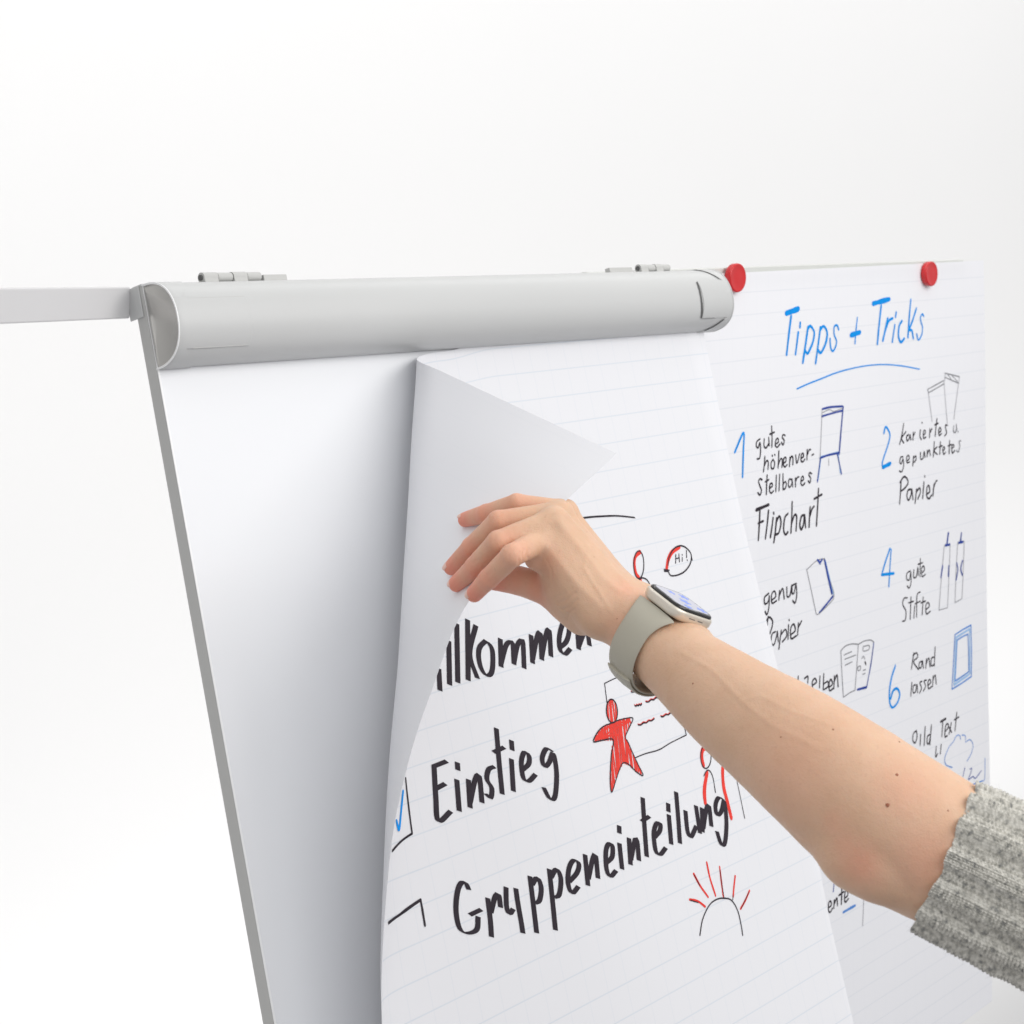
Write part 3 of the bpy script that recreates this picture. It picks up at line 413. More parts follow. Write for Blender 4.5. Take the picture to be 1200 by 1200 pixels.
('t','word',[(0,2.2,[5473,5773,5604,5763]),(0,1.5,[5531,5765,5495,5964]),(0,1.5,[5593,5918,5671,5880,5650,5835,5595,5857,5574,5982,5636,5982]),(0,1.5,[5748,5845,5717,5916,5683,5972]),(0,1.5,[5682,5882,5753,5966]),(0,1.5,[5901,5744,5841,5965]),(0,1.5,[5829,5825,5956,5814])]),
('t','word',[(0,1.4,[5349,6056,5325,6181,5380,6152]),(0,1.4,[5475,6062,5448,6168])]),
('t','drawing',[(6,0.9,[5751,6411,5592,6340,5561,6248,5676,6137,5795,6092,5877,6038,5962,6051,5987,6107]),(6,0.9,[6025,6060,6114,6087,6124,6155]),(6,0.9,[6120,6174,6241,6165,6323,6247,6275,6345,6152,6421]),(6,0.9,[6656,6498,6635,6757,6549,6772]),(6,1.6,[6557,6774,6304,6759]),(3,0.9,[6091,6490,6025,6596]),(3,0.9,[6225,6542,6278,6542,6247,6596,6177,6663,6306,6655,6374,6692,6544,6634])]),
('t','word',[(0,1.7,[2606,7245,2645,7245,2671,7278,2659,7337]),(0,1.7,[2732,7311,2789,7298,2772,7246,2730,7259,2724,7343,2763,7373,2810,7341]),(0,1.7,[2856,7261,2841,7350]),(0,1.7,[2851,7309,2910,7251,2924,7340]),(0,1.7,[3025,7146,3021,7251,3010,7353]),(0,1.7,[2959,7235,3071,7224]),(0,1.7,[3083,7305,3158,7290,3148,7227,3098,7238,3083,7326,3109,7356,3171,7334]),(0,1.7,[3342,7327,3412,7290])]),
('t','drawing',[(3,1.2,[2937,6983,2874,6976]),(3,1.2,[2874,6976,2855,7066,2834,7158])]),
('t','underline',[(6,2.4,[3054,7458,3198,7457,3326,7458])]),
('t','drawing',[(4,0.6,[3535,7372,3519,7498,3491,7747])])
]

def page_pt(sheet, u, v, h):
    if sheet == 'f':
        fu = np.clip(u/SW, 0, 1)*(SNU-1); fv = np.clip(v/SH, 0, 1)*(SNV-1); i = min(int(fu), SNU-2); j = min(int(fv), SNV-2); a = fu-i; b = fv-j
        W = SWORLD; p = W[j, i]*(1-a)*(1-b)+W[j, i+1]*a*(1-b)+W[j+1, i]*(1-a)*b+W[j+1, i+1]*a*b
        n = np.cross(W[j+1, i]-W[j, i], W[j, i+1]-W[j, i]); n = n/np.linalg.norm(n)
        if n[1] > 0 and i > 60: n = -n
        return p + n*h
    i = min(max(int(u/0.679*69), 0), 68); j = min(max(int(v/0.97*89), 0), 88); a = u/0.679*69-i; b = v/0.97*89-j
    W = TW; p = W[j, i]*(1-a)*(1-b)+W[j, i+1]*a*(1-b)+W[j+1, i]*(1-a)*b+W[j+1, i+1]*a*b
    return p + TEN*h
def smooth_line(P, step):
    P = np.array(P, float)
    if len(P) > 2:
        Q = [P[0]*2-P[1]] + list(P) + [P[-1]*2-P[-2]]; out = []
        for i in range(1, len(Q)-2):
            n = max(2, int(np.linalg.norm(Q[i+1]-Q[i])/step)+1)
            for k in range(n):
                t = k/n; out.append(0.5*((2*Q[i])+(-Q[i-1]+Q[i+1])*t+(2*Q[i-1]-5*Q[i]+4*Q[i+1]-Q[i+2])*t*t+(-Q[i-1]+3*Q[i]-3*Q[i+1]+Q[i+2])*t**3))
        out.append(P[-1]); return np.array(out)
    n = max(2, int(np.linalg.norm(P[1]-P[0])/step)+1)
    return np.array([P[0]+(P[1]-P[0])*k/n for k in range(n+1)])
srnd = random.Random(11)
for (sheet, nm, strokes) in STROKES:
    V = []; F = []; MI = []; cols = []
    for si, (ck, wd, fl) in enumerate(strokes):
        if sheet == 't': wd = wd*(1.35 if ck != 4 else 1.5)
        P = smooth_line([(fl[i]/1e4, fl[i+1]/1e4) for i in range(0, len(fl), 2)], 0.0022)
        T = np.gradient(P, axis=0); T /= (np.linalg.norm(T, axis=1)[:, None]+1e-12)
        Nn = np.stack([-T[:, 1], T[:, 0]], -1)
        if wd in ('c', 'm'):
            k = 1.0 if wd == 'c' else 0.55
            nib = np.array([0.00205, 0.0012])*k; nd = nib/np.linalg.norm(nib)
            sg = np.tanh(3.5*(Nn@nd)); off = sg[:, None]*nib + Nn*0.0006*k
        else:
            r = wd*0.0005
            n = len(P); tt = np.linspace(0, 1, n)
            pr = np.array([0.86+0.28*srnd.random() for _ in range(5)]); wv = np.interp(tt, np.linspace(0, 1, 5), pr)
            off = Nn*(r*wv)[:, None]
        if ck not in cols: cols.append(ck)
        base = len(V); l = 0
        pts = []
        if wd not in ('c', 'm') and len(P) > 1:                     # round ends
            r = wd*0.0005
            pts.append((P[0]-T[0]*r*0.9, off[0]*0.45))
        for i in range(len(P)): pts.append((P[i], off[i]))
        if wd not in ('c', 'm'): pts.append((P[-1]+T[-1]*r*0.9, off[-1]*0.45))
        layer = 0.00004 if ck in (1, 5) else 0.00016
        for i, (p, o2) in enumerate(pts):
            h = 0.00018 + layer + 7e-6*(si % 24) + 2.2e-6*(i % 60)
            a = p+o2; b2 = p-o2
            V.append(page_pt(sheet, a[0], a[1], h)); V.append(page_pt(sheet, b2[0], b2[1], h))
        for i in range(len(pts)-1): F.append((base+2*i, base+2*i+1, base+2*i+3, base+2*i+2)); MI.append(cols.index(ck))
    if not V: continue
    o = obj(nm, V, F, None, t_front if sheet == 'f' else t_tips)
    for c in cols: o.data.materials.append(INK[c])
    o.data.polygons.foreach_set('material_index', MI)

# ------------------------------------------------------------------ magnets
m_red = M('glossy_red_plastic', (0.62, 0.018, 0.022), 0.24, spec=0.5, noise_s=60, noise_a=0.04)
for (x, z, lab) in ((1.6437, 1.6430, 'round red magnet next to the end of the grey clamp bar'), (2.0780, 1.6350, 'smaller looking round red magnet above the second word of the blue heading')):
    c = np.array([x, 1.0945, z]); nn = np.array([0, -1.0, 0]); uu = np.array([1.0, 0, 0]); ww = np.array([0, 0, 1.0])
    t = thing('magnet', lab, 'magnet', tuple(c), 'red magnets holding the pinned sheet')
    prf = [(0.0, 0.0), (0.0148, 0.0), (0.0152, 0.0006), (0.0156, 0.0062), (0.0152, 0.0073), (0.0142, 0.0078), (0.0134, 0.0075), (0.006, 0.0078), (0.0, 0.0079)]
    N = 48; V = []; F = []
    for (r, h) in prf:
        for k in range(N): a = 2*math.pi*k/N; V.append(c+uu*math.cos(a)*r+ww*math.sin(a)*r+nn*h)
    for j in range(len(prf)-1):
        for k in range(N): F.append((j*N+k, (j+1)*N+k, (j+1)*N+(k+1) % N, j*N+(k+1) % N))
    shadesmooth(obj('magnet_body', V, F, m_red, t), 50)

# ------------------------------------------------------------------ the arm: one continuous skin grown from tapered limbs
# limb points: (across, down, away, radius) in metres from the eye point
FINGERS = {'index': [(0.01985, 0.22882, 1.255, 0.00876), (0.0, 0.23303, 1.222, 0.00773), (-0.01552, 0.25122, 1.236, 0.0069), (-0.02556, 0.26432, 1.249, 0.00569)], 'middle': [(0.02817, 0.21718, 1.262, 0.0088), (-0.00925, 0.22779, 1.243, 0.00775), (-0.02524, 0.24829, 1.262, 0.00716), (-0.03867, 0.26353, 1.279, 0.00565)], 'ring': [(0.03388, 0.21459, 1.278, 0.00862), (-0.00944, 0.21821, 1.268, 0.00755), (-0.02809, 0.23907, 1.285, 0.00705), (-0.04303, 0.25696, 1.303, 0.00558)], 'pinky': [(0.03743, 0.21674, 1.298, 0.00815), (0.00361, 0.21021, 1.295, 0.00711), (-0.01831, 0.22029, 1.312, 0.00671), (-0.03415, 0.2285, 1.335, 0.00546)], 'thumb': [(0.04775, 0.2801, 1.252, 0.01281), (0.02536, 0.26481, 1.268, 0.0118), (0.00357, 0.26115, 1.279, 0.00964), (-0.01433, 0.26158, 1.284, 0.00717)]}
PALM = [[(0.01985, 0.22882, 1.255, 0.00934), (0.0573, 0.27333, 1.232, 0.01318)], [(0.02817, 0.21718, 1.262, 0.0091), (0.0646, 0.26819, 1.24, 0.01327)], [(0.03329, 0.21577, 1.278, 0.00892), (0.07104, 0.26729, 1.252, 0.01281)], [(0.03743, 0.21794, 1.298, 0.00845), (0.07549, 0.26952, 1.268, 0.01297)], [(0.02465, 0.24125, 1.262, 0.00998), (0.0396, 0.26554, 1.252, 0.01398)], [(0.03745, 0.26272, 1.258, 0.01404), (0.0594, 0.27511, 1.24, 0.015)], [(0.033, 0.2424, 1.29, 0.009), (0.06804, 0.28221, 1.272, 0.01302)], [(0.04353, 0.234, 1.3, 0.00786), (0.0743, 0.27997, 1.278, 0.01189)]]
ARMCHAIN = [(0.07065, 0.27274, 1.245, 0.01969), (0.07901, 0.27826, 1.231, 0.02118), (0.09478, 0.28943, 1.213, 0.02341), (0.11107, 0.29933, 1.194, 0.0261), (0.1281, 0.30908, 1.172, 0.02998), (0.14549, 0.31826, 1.15, 0.03316), (0.16497, 0.32733, 1.126, 0.03666), (0.18486, 0.33839, 1.104, 0.04005), (0.20609, 0.35156, 1.086, 0.04293), (0.22558, 0.36282, 1.073, 0.04367), (0.24744, 0.37314, 1.064, 0.04207), (0.27014, 0.3836, 1.056, 0.03929), (0.30135, 0.3971, 1.045, 0.03888), (0.33056, 0.40769, 1.03, 0.03928)]
ARM = [[(0.06809, 0.2706, 1.262, 0.01585), (0.08721, 0.27965, 1.25, 0.01977)], [(0.08721, 0.27965, 1.25, 0.01977), (0.11302, 0.29782, 1.215, 0.02373)], [(0.19758, 0.37639, 1.062, 0.01877), (0.20806, 0.37833, 1.055, 0.01963)]]
BUMPS = [(0.01398, 0.24225, 1.252, 0.00466)]

def c2w(p):
    p = np.asarray(p, float); return CAMP + p[..., 0:1]*RIGHT + p[..., 2:3]*FWD - p[..., 1:2]*np.array([0, 0, 1.0])
def axis(lo, mid0, mid1, hi, fine, coarse):
    a = [mid0]; 
    while a[-1] < mid1: a.append(a[-1]+fine)
    st = fine
    while a[-1] < hi: st = min(coarse, st*1.08); a.append(a[-1]+st)
    st = fine; b = [mid0]
    while b[-1] > lo: st = min(coarse, st*1.08); b.append(b[-1]-st)
    return np.array(b[:0:-1]+a, np.float32)
FINE = 0.0008
gx = axis(-0.060, -0.060, 0.085, 0.372, FINE, 0.0020)
gy = axis(0.193, 0.193, 0.305, 0.475, FINE, 0.0020)
gz = axis(0.955, 1.205, 1.350, 1.352, FINE, 0.0020)
def cone_d(a, b, X, Y, Z):
    ax, ay, az, ra = a; bx, by, bz, rb = b
    dx, dy, dz = bx-ax, by-ay, bz-az; L = dx*dx+dy*dy+dz*dz
    px, py, pz = X-ax, Y-ay, Z-az
    t = np.clip((px*dx+py*dy+pz*dz)/L, 0, 1)
    qx = px-t*dx; qy = py-t*dy; qz = pz-t*dz
    return np.sqrt(qx*qx+qy*qy+qz*qz) - (ra+(rb-ra)*t)
def smin(a, b, k):
    h = np.maximum(k-np.abs(a-b), 0)/k
    return np.minimum(a, b)-h*h*k*0.25
class Field:
    def __init__(s): s.v = np.full((len(gx), len(gy), len(gz)), 0.03, np.float32)
    def add(s, a, b, k, pad=0.012):
        sl = []
        for i, g in enumerate((gx, gy, gz)):
            lo = min(a[i]-a[3], b[i]-b[3])-pad; hi = max(a[i]+a[3], b[i]+b[3])+pad
            i0, i1 = np.searchsorted(g, lo), np.searchsorted(g, hi); sl.append(slice(max(0, i0-1), min(len(g), i1+1)))
        sl = tuple(sl)
        if any(q.stop-q.start < 2 for q in sl): return
        X = gx[sl[0]][:, None, None]; Y = gy[sl[1]][None, :, None]; Z = gz[sl[2]][None, None, :]
        s.v[sl] = smin(s.v[sl], cone_d(a, b, X, Y, Z).astype(np.float32), k)
body = Field()
AC = smooth_line(ARMCHAIN, 0.006)
for a, b in zip(AC[:-1], AC[1:]): body.add(a, b, 0.0006, 0.012)
for a, b in ARM: body.add(a, b, 0.010, 0.016)
for a, b in PALM: body.add(a, b, 0.011)
for nm, ch in FINGERS.items():
    f = Field()
    for a, b in zip(ch[:-1], ch[1:]): f.add(a, b, 0.0016)
    # fleshy pads between the joints
    if nm == 'thumb': body.v = smin(body.v, f.v, 0.006)
    else: 
        # blend into the palm only near the knuckle, stay separate from the neighbours
        m = np.sqrt((gx[:, None, None]-ch[0][0])**2+(gy[None, :, None]-ch[0][1])**2+(gz[None, None, :]-ch[0][2])**2)
        kk = np.clip(0.006-(m-0.010)*0.28, 0.0012, 0.006).astype(np.float32)
        body.v = smin(body.v, f.v, kk)
for bq in BUMPS: body.add(bq, (bq[0]+1e-4, bq[1], bq[2], bq[3]), 0.010)

def surface_nets(v, gx, gy, gz):
    ins = v < 0
    c = np.zeros(tuple(n-1 for n in v.shape), np.int8)
    for i in (0, 1):
        for j in (0, 1):
            for k in (0, 1): c += ins[i:v.shape[0]-1+i, j:v.shape[1]-1+j, k:v.shape[2]-1+k]
    I, J, K = np.nonzero((c > 0) & (c < 8))
    idx = np.full(c.shape, -1, np.int32); idx[I, J, K] = np.arange(len(I))
    pos = np.zeros((len(I), 3)); cnt = np.zeros(len(I))
    cs = [(i, j, k) for i in (0, 1) for j in (0, 1) for k in (0, 1)]
    for a in range(8):
        for b in range(a+1, 8):
            d = [cs[b][q]-cs[a][q] for q in range(3)]
            if sum(map(abs, d)) != 1: continue
            va = v[I+cs[a][0], J+cs[a][1], K+cs[a][2]]; vb = v[I+cs[b][0], J+cs[b][1], K+cs[b][2]]
            m = (va < 0) != (vb < 0); t = np.where(m, va/(va-vb+1e-12), 0)
            pa = np.stack([gx[I+cs[a][0]], gy[J+cs[a][1]], gz[K+cs[a][2]]], -1); pb = np.stack([gx[I+cs[b][0]], gy[J+cs[b][1]], gz[K+cs[b][2]]], -1)
            pos += np.where(m[:, None], pa+(pb-pa)*t[:, None], 0); cnt += m
    pos /= cnt[:, None]
    quads = []
    for ax in range(3):
        sh = [slice(1, -1)]*3; sh2 = [slice(1, -1)]*3
        sh[ax] = slice(0, -1); sh2[ax] = slice(1, None)
        A = ins[tuple(sh)]; Bq = ins[tuple(sh2)]
        P = np.argwhere(A != Bq)
        off = np.ones(3, int); off[ax] = 0
        P = P+off
        fl = ins[P[:, 0], P[:, 1], P[:, 2]]
        u, w_ = [(1, 2), (2, 0), (0, 1)][ax]
        def at(du, dw):
            Q = P.copy(); Q[:, u] -= du; Q[:, w_] -= dw; return idx[Q[:, 0], Q[:, 1], Q[:, 2]]
        q = np.stack([at(0, 0), at(1, 0), at(1, 1), at(0, 1)], -1)
        q[~fl] = q[~fl][:, ::-1]
        quads.append(q[(q >= 0).all(1)])
    return pos, np.concatenate(quads)
VP, Q = surface_nets(body.v, gx, gy, gz)
E_ = np.unique(np.sort(np.concatenate([Q[:, [0, 1]], Q[:, [1, 2]], Q[:, [2, 3]], Q[:, [3, 0]]]), 1), axis=0)
def laplace(P, w):
    s = np.zeros_like(P); n = np.zeros(len(P))
    for a, b in ((0, 1), (1, 0)):
        np.add.at(n, E_[:, a], 1)
        for k in range(3): s[:, k] += np.bincount(E_[:, a], P[E_[:, b], k], len(P))
    return P + w*(s/n[:, None]-P)
for _ in range(4): VP = laplace(VP, 0.55); VP = laplace(VP, -0.40)
VP = laplace(VP, 0.5)
def vnormals(P):
    d1 = P[Q[:, 2]]-P[Q[:, 0]]; d2 = P[Q[:, 3]]-P[Q[:, 1]]; fn = np.cross(d1, d2); vn = np.zeros_like(P)
    for c in range(4):
        for k in range(3): vn[:, k] += np.bincount(Q[:, c], fn[:, k], len(P))
    return vn/(np.linalg.norm(vn, axis=1)[:, None]+1e-12)
VN = vnormals(VP)
CREASES = [(0.0005, 0.0011, [[0.00518, 0.22973, 1.21692], [0.00398, 0.23344, 1.21509], [0.00464, 0.23736, 1.21729]]), (0.0006, 0.0011, [[0.00802, 0.2291, 1.22169], [0.00684, 0.23287, 1.21791], [0.00635, 0.23816, 1.22124]]), (0.0006, 0.0012, [[0.01138, 0.22931, 1.22642], [0.01009, 0.234, 1.22394], [0.01105, 0.24516, 1.24906]]), (0.0004, 0.0011, [[0.04001, 0.25612, 1.22909], [0.03494, 0.26082, 1.23224], [0.0299, 0.26435, 1.23811]]), (0.0006, 0.0012, [[0.04224, 0.25917, 1.22733], [0.03663, 0.26464, 1.23128], [0.03108, 0.26835, 1.238]]), (0.0006, 0.0012, [[0.04332, 0.26345, 1.22592], [0.03888, 0.26897, 1.23019], [0.03395, 0.27217, 1.237]]), (0.0005, 0.0012, [[0.0411, 0.27022, 1.22819], [0.03759, 0.27574, 1.23572], [0.03738, 0.28074, 1.24077]]), (0.00035, 0.001, [[0.03169, 0.27144, 1.23894], [0.0358, 0.27425, 1.23652], [0.03947, 0.27704, 1.23451]]), (0.0003, 0.001, [[0.02309, 0.23896, 1.24103], [0.02644, 0.24605, 1.23853], [0.0276, 0.25412, 1.23877]]), (0.0003, 0.001, [[0.00232, 0.22612, 1.21881], [-0.00116, 0.22892, 1.21525], [-0.00245, 0.2321, 1.21444]]), (0.0003, 0.001, [[-2e-05, 0.22511, 1.22111], [-0.00348, 0.22709, 1.21803]]), (0.0003, 0.001, [[-0.00755, 0.21989, 1.24118], [-0.01156, 0.22264, 1.23733], [-0.01331, 0.22597, 1.23634]]), (0.0003, 0.001, [[-0.0082, 0.21151, 1.26414], [-0.0118, 0.21415, 1.26177], [-0.01422, 0.21778, 1.26185]]), (0.0003, 0.001, [[-0.01307, 0.2443, 1.22424], [-0.01657, 0.2472, 1.22751]]), (0.0003, 0.001, [[-0.02321, 0.24097, 1.24853], [-0.0274, 0.24423, 1.25339]]), (-0.0007, 0.0032, [[0.03205, 0.21594, 1.25152], [0.04179, 0.22726, 1.24656], [0.05197, 0.23888, 1.24069], [0.07127, 0.25718, 1.22596]]), (-0.0006, 0.003, [[0.02307, 0.23039, 1.24164], [0.03219, 0.241, 1.23667], [0.04343, 0.25322, 1.22895], [0.0595, 0.2669, 1.21845]]), (-0.0006, 0.003, [[0.03866, 0.21333, 1.26188], [0.04957, 0.22573, 1.259], [0.06125, 0.2381, 1.25439], [0.07648, 0.25317, 1.23825]]), (-0.0004, 0.0016, [[0.05214, 0.2321, 1.24962], [0.04825, 0.24359, 1.23529], [0.05704, 0.25615, 1.2265], [0.0651, 0.26817, 1.21641]]), (-0.0004, 0.0017, [[0.10846, 0.2843, 1.16651], [0.12506, 0.28951, 1.14426], [0.1399, 0.30107, 1.11415], [0.15487, 0.30918, 1.09154], [0.17892, 0.31649, 1.06847]]), (-0.00035, 0.0016, [[0.1399, 0.30107, 1.11415], [0.14995, 0.29677, 1.11163], [0.16759, 0.30174, 1.09244], [0.19288, 0.30733, 1.07629]]), (0.0011, 0.006, [[0.20662, 0.36629, 1.03294], [0.21452, 0.37336, 1.03034], [0.22328, 0.38545, 1.03056]])]
for (depth, wid, pts) in CREASES:
    pts = np.array(pts); dmin = np.full(len(VP), 9.0)
    near = np.linalg.norm(VP-pts.mean(0), axis=1) < 0.05
    ii = np.nonzero(near)[0]
    if len(pts) > 3: ii = np.nonzero(np.linalg.norm(VP-pts.mean(0), axis=1) < 0.11)[0]
    for a, b in zip(pts[:-1], pts[1:]):
        d = b-a; t = np.clip(((VP[ii]-a)@d)/(d@d), 0, 1); dmin[ii] = np.minimum(dmin[ii], np.linalg.norm(VP[ii]-a-t[:, None]*d, axis=1))
    VP = VP - VN*(depth*np.exp(-(dmin/wid)**2))[:, None]
VP = VP + VN*np.array([0.00030*noise.noise(Vector(q)*55)+0.00012*noise.noise(Vector(q)*160) for q in VP])[:, None]
WV = c2w(VP)

def skin_mat():
    m = bpy.data.materials.new('skin'); m.use_nodes = True; nt = m.node_tree; N = nt.nodes; Lk = nt.links; b = N['Principled BSDF']
    b.inputs['Roughness'].default_value = 0.52; b.inputs['Specular IOR Level'].default_value = 0.35
    b.inputs['Subsurface Weight'].default_value = 0.22; b.inputs['Subsurface Radius'].default_value = (0.010, 0.0036, 0.0018); b.inputs['Subsurface Scale'].default_value = 0.7
    tc = N.new('ShaderNodeTexCoord'); at = N.new('ShaderNodeAttribute'); at.attribute_name = 'blush_and_red_shade'
    n1 = N.new('ShaderNodeTexNoise'); n1.inputs['Scale'].default_value = 34; n1.inputs['Detail'].default_value = 5; n1.inputs['Roughness'].default_value = 0.6
    n2 = N.new('ShaderNodeTexNoise'); n2.inputs['Scale'].default_value = 330; n2.inputs['Detail'].default_value = 3
    n3 = N.new('ShaderNodeTexVoronoi'); n3.inputs['Scale'].default_value = 1100
    for n in (n1, n2, n3): Lk.new(tc.outputs['Object'], n.inputs['Vector'])
    def mix(f, a, c):
        x = N.new('ShaderNodeMix'); x.data_type = 'RGBA'
        if isinstance(f, float): x.inputs[0].default_value = f
        else: Lk.new(f, x.inputs[0])
        for s, q in ((6, a), (7, c)):
            if isinstance(q, tuple): x.inputs[s].default_value = (*q, 1)
            else: Lk.new(q, x.inputs[s])
        return x.outputs[2]
    base = mix(n1.outputs['Fac'], (0.62,0.38,0.24), (0.75,0.51,0.36))
    base = mix(at.outputs['Fac'], base, (0.80,0.27,0.19))
    mr = N.new('ShaderNodeMapRange'); mr.inputs[1].default_value = 0.60; mr.inputs[2].default_value = 0.75; mr.inputs[4].default_value = 0.22
    Lk.new(n2.outputs['Fac'], mr.inputs[0]); base = mix(mr.outputs[0], base, (0.50, 0.27, 0.19))
    Lk.new(base, b.inputs['Base Color'])
    b1 = N.new('ShaderNodeBump'); b1.inputs['Distance'].default_value = 0.00012; b1.inputs['Strength'].default_value = 1.0; Lk.new(n3.outputs['Distance'], b1.inputs['Height'])
    b2 = N.new('ShaderNodeBump'); b2.inputs['Distance'].default_value = 0.0005; b2.inputs['Strength'].default_value = 0.6; Lk.new(n2.outputs['Fac'], b2.inputs['Height']); Lk.new(b1.outputs[0], b2.inputs['Normal'])
    Lk.new(b2.outputs[0], b.inputs['Normal'])
    return m
m_skin = skin_mat()
pbase = c2w(np.array([0.36, 0.47, 1.03]))
t_person = thing('person', 'bare forearm and hand reaching in from a grey knit sleeve, fingers lifting the sheet', 'person', tuple(pbase))
arm = obj('arm', WV, Q, m_skin, t_person, True)
# redness of finger ends, knuckles, elbow, plus red shade between fingers painted in
bl = np.zeros(len(VP)); 
def blob(p, r, s):
    global bl
    bl = np.maximum(bl, s*np.exp(-(np.linalg.norm(VP-np.array(p[:3]), axis=1)/r)**2))
for nm, ch in FINGERS.items():
    blob(ch[-1], 0.020, 0.95); blob(ch[-2], 0.016, 0.62); blob(ch[1], 0.016, 0.35 if nm != 'thumb' else 0.8)
for b_ in [(0.19696, 0.37219, 1.03731, 0.014, 0.36), (0.19014, 0.36435, 1.04288, 0.01, 0.26), (0.18428, 0.35269, 1.04816, 0.01, 0.18), (0.2029, 0.37657, 1.03424, 0.01, 0.22), (0.22299, 0.33151, 1.04239, 0.02, 0.18), (0.02307, 0.24193, 1.24104, 0.012, 0.2), (0.07714, 0.25651, 1.22807, 0.012, 0.25), (0.07018, 0.28019, 1.20739, 0.014, 0.2), (0.01738, 0.24255, 1.24454, 0.01, 0.2), (0.23123, 0.36647, 1.02493, 0.02, 0.25), (0.16207, 0.3307, 1.07129, 0.03, 0.15)]: blob(b_[:3], b_[3], b_[4])
at = arm.data.attributes.new('blush_and_red_shade', 'FLOAT', 'POINT'); at.data.foreach_set('value', bl.astype(np.float32))

# nails
m_nail = M('fingernail', (0.80, 0.50, 0.41), 0.33, spec=0.5, coat=0.2)
for nm, dv in (('index', (-0.62, -0.62, -0.45)), ('middle', (-0.68, -0.66, -0.30)), ('ring', (-0.70, -0.68, -0.2)), ('pinky', (-0.25, -0.93, -0.15))):
    ch = FINGERS[nm]; tip = np.array(ch[-1][:3]); dip = np.array(ch[-2][:3]); ax_ = tip-dip; ax_ /= np.linalg.norm(ax_)
    dv = np.array(dv, float); dv -= ax_*(dv@ax_); dv /= np.linalg.norm(dv); sd = np.cross(ax_, dv)
    r = ch[-1][3]; V = []; F = []; nu, nv = 11, 11; R0 = r*0.96
    for j in range(nv):
        for i in range(nu):
            u = (i/(nu-1)*2-1); v = (j/(nv-1))
            wdt = 0.90*(1-0.12*(2*v-1)**2); an = u*wdt
            lw = (1-0.25*(u**2))
            l = -0.45*r + (v*lw+0.08*(1-lw))*1.28*r
            p = tip + ax_*l + dv*math.cos(an)*(R0-0.0001-0.0008*max(0, v-0.6)*r/0.004) + sd*math.sin(an)*R0*0.98
            V.append(p)
    o = obj('fingernail', c2w(np.array(V)), grid_faces(nu, nv), m_nail, t_person, True); md = o.modifiers.new('s', 'SOLIDIFY'); md.thickness = 0.0007; md.offset = 0

m_mole = M('brown_mole', (0.30, 0.10, 0.05), 0.6)
for (mp, mn, mr) in [([0.05556, 0.23839, 1.24415], [0.526, -0.687, -0.501], 0.5), ([0.05165, 0.22501, 1.26546], [0.695, -0.692, -0.195], 0.35), ([0.11297, 0.29853, 1.14602], [-0.672, -0.459, -0.58], 0.8), ([0.1588, 0.31399, 1.08378], [-0.527, -0.556, -0.643], 0.6), ([0.1885, 0.30738, 1.07658], [-0.07, -0.852, -0.52], 0.9), ([0.22011, 0.32543, 1.04901], [0.029, -0.776, -0.63], 1.3), ([0.21247, 0.3392, 1.03815], [-0.211, -0.502, -0.839], 1.3), ([0.24602, 0.34139, 1.03517], [0.114, -0.661, -0.742], 0.8), ([0.2275, 0.31471, 1.07706], [0.392, -0.913, -0.114], 0.6), ([0.06932, 0.27268, 1.21132], [-0.615, -0.391, -0.684], 0.4), ([0.18324, 0.30421, 1.08285], [-0.095, -0.869, -0.486], 0.5)]:
    mp = np.array(mp); mn = np.array(mn); u = np.cross(mn, [0.2, 0.9, 0.1]); u /= np.linalg.norm(u); v = np.cross(mn, u); V = []; F = []
    for (f, hh) in ((1.0, -0.0001), (0.75, 0.00012), (0.0, 0.0002)):
        for k in range(12): a = 2*math.pi*k/12; V.append(mp+mn*hh+(u*math.cos(a)*(1+0.2*math.sin(3*a))+v*math.sin(a))*f*mr*0.0009)
    for j in range(2):
        for k in range(12): F.append((j*12+k, j*12+(k+1) % 12, (j+1)*12+(k+1) % 12, (j+1)*12+k))
    obj('mole', c2w(np.array(V)), F, m_mole, t_person, True)

# ------------------------------------------------------------------ wristwatch (frame: WA along the forearm, WC round the wrist, WN outward)
WA = np.array([0.58176, 0.34369, -0.73718]); WN = np.array([0.48927, -0.87189, -0.02037]); WCEN = np.array([0.08902, 0.28519, 1.219]); WOFF = np.array([0.00854, -0.00423, 0.02752])
SLC = np.array([0.25144, 0.37618, 1.06]); SLA = np.array([0.8841, 0.34017, -0.32039]); SLL = 0.1092

WCV = np.cross(WA, WN); WO = WCEN + WA*WOFF[0]
m_case = M('champagne_aluminium', (0.74, 0.69, 0.60), 0.38, metal=0.55, bump=0.000008, bump_s=2500)
m_strap = M('stone_grey_rubber', (0.44, 0.415, 0.34), 0.48, spec=0.35, bump=0.00001, bump_s=1500)
m_bezel = M('black_glass', (0.012, 0.011, 0.011), 0.06, spec=0.6)
m_screen = M('lit_pale_screen', (0.05, 0.05, 0.06), 0.07, spec=0.6)
sb = m_screen.node_tree.nodes['Principled BSDF']; sb.inputs['Emission Color'].default_value = (0.56, 0.56, 0.64, 1); sb.inputs['Emission Strength'].default_value = 0.62
m_dab = M('lit_blue_petals', (0.02, 0.05, 0.2), 0.1)
sb = m_dab.node_tree.nodes['Principled BSDF']; sb.inputs['Emission Color'].default_value = (0.03, 0.13, 0.62, 1); sb.inputs['Emission Strength'].default_value = 0.8
def wp(a, c, n): return c2w(WO + WA*a + WCV*c + WN*n)
t_watch = thing('wristwatch', 'square pale gold smartwatch with a stone grey band round the wrist', 'watch', tuple(wp(0, WOFF[1], 0.027)))
